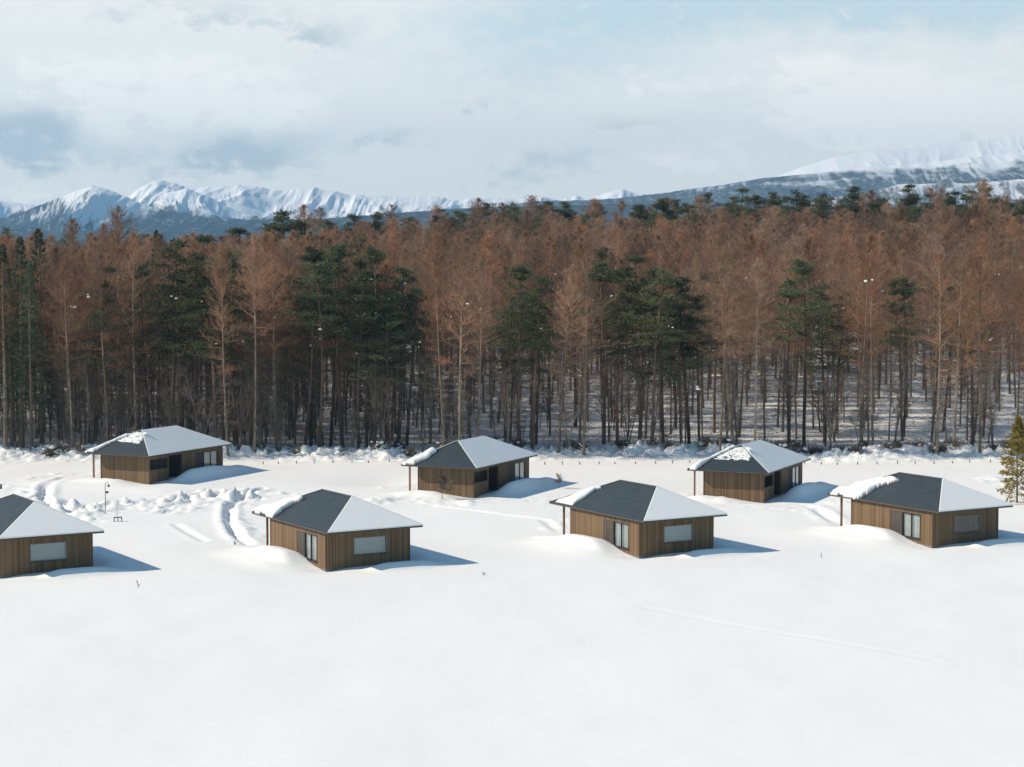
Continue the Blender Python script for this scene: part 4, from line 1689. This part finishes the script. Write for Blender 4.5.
# cane-topped lamp post
x, y, z = at_px(105.6, 513)
lp = link('lamp_post', None, None, (x, y, z - .1))
tag(lp, 'slim dark cane-topped lamp post beside the trodden path', 'lamp post')
mb = MB()
path = [(0, 0, -.2), (0, 0, 1.4), (0, 0, 2.55)] + [(.16 - .16 * math.cos(a), 0, 2.6 + .18 * math.sin(a)) for a in (.6, 1.2, 1.8, 2.4, 3.0)]
mb.tube(path, [.04, .035, .03] + [.026] * 5, 6)
mb.build('pole', M['metal'], lp)
mb = MB()
mb.tube([(.32, 0, 2.60), (.32, 0, 2.52), (.32, 0, 2.36), (.32, 0, 2.33)], [.04, .11, .10, .05], 8)
mb.build('lantern', M['metal'], lp)
mb = MB()
mb.box(.045, .30, -.015, .015, 1.75, 1.95)
mb.build('sign_plate', M['trim'], lp)

# low bench
x, y, z = at_px(118, 522)
bn = link('bench', None, None, (x, y, z))
bn.rotation_euler.z = R(8)
tag(bn, 'small dark bench frame standing in the snow by the lamp post', 'bench')
mb = MB()
mb.box(-.38, .38, -.16, .16, .36, .42)
mb.build('seat', M['stake'], bn)
for sx in (-.33, .0, .33):
    mb = MB()
    mb.box(sx - .035, sx + .035, -.12, .12, -.2, .359)
    mb.build('leg', M['stake'], bn)


def stick(name, label, cat, px, py, h, r, tilt=0.0, mat='stake', fork=False):
    x, y, z = at_px(px, py)
    mb = MB()
    mb.tube([(0, 0, -.3), (tilt * h * .5, 0, h * .55), (tilt * h, 0, h)], [r, r * .85, r * .5], 6)
    if fork:
        mb.tube([(tilt * h * .3, 0, h * .3), (tilt * h * .3 + .22, .03, h * .55)], [r * .7, r * .3], 5)
        mb.tube([(tilt * h * .6, 0, h * .6), (tilt * h * .6 - .15, .03, h * .9)], [r * .6, r * .3], 5)
    o = mb.build(name, M[mat])
    o.location = (x, y, z)
    return tag(o, label, cat)


stick('marker_stake', 'thin pale stake behind the small bench', 'stake', 117, 517, 1.6, .02, .03, 'grey_bark')
stick('stump', 'short dark stump beside the curved trench', 'stump', 66, 508, .5, .11)
stick('stump', 'dark stump at the left edge beside the trampled snow', 'stump', 1, 489, .55, .13)
stick('twig', 'forked brown twig poking from the snow right of the cut-off cabin', 'twig', 139, 589, .55, .03, -.3, fork=True)
stick('twig', 'small dark twig at the end of the narrow trench', 'twig', 234, 545, .3, .05, .4, fork=True)
stick('twig', 'tiny twig in the snow in front of the snow-tongued cabin', 'twig', 821, 556, .4, .03, .1)
stick('twig', 'dark twig on the snow between the two nearest cabins and lower field', 'twig', 483, 574, .22, .04, .5, fork=True)

# saplings by the cabins
sap = make_bare(611, 3.0, 2, .12, 1.2)
sap2 = make_bare(612, 3.0, 1, .2, 1.1)
for px, py, h, ms, lab in ((443, 499, 2.9, sap, 'bare young sapling in front of the middle back cabin wall'), (449, 498, 2.2, sap2, 'smaller sapling leaning right beside the taller one at the middle back cabin'),
                           (715, 497, 2.8, sap2, 'bare sapling in front of the rightmost back cabin'), (709, 496, 2.3, sap, 'shorter sapling near the post of the rightmost back cabin'),
                           (560, 488, 2.0, sap2, 'lone bare sapling in the snow right of the middle back cabin')):
    x, y, z = at_px(px, py)
    o = put_tree('sapling', ms, x, y, h / 3, rng.uniform(0, 6), 1.0, (0, rng.uniform(-.05, .08)))
    tag(o, lab, 'sapling', 'bare saplings by the cabins')

# young yellow-green conifer at the right edge with its prop
x, y, z = at_px(1017, 503)
o = put_tree('young_conifer', make_fir(702, 8.4, .12, 2.3, 'young_needle', 80, 'grey_bark', 80, .07), x, y, 1.0, .4)
tag(o, 'young yellow-green conifer standing in the snow at the right edge', 'conifer')
mb = MB()
mb.tube([(-1.35, -.2, -.3), (-.6, -.1, 1.2), (0, -.06, 2.4)], [.05, .05, .045], 6)
pr = mb.build('prop', M['post'])
pr.location = (x, y, z)
tag(pr, 'slanting wooden prop leaning against the young conifer', 'prop')
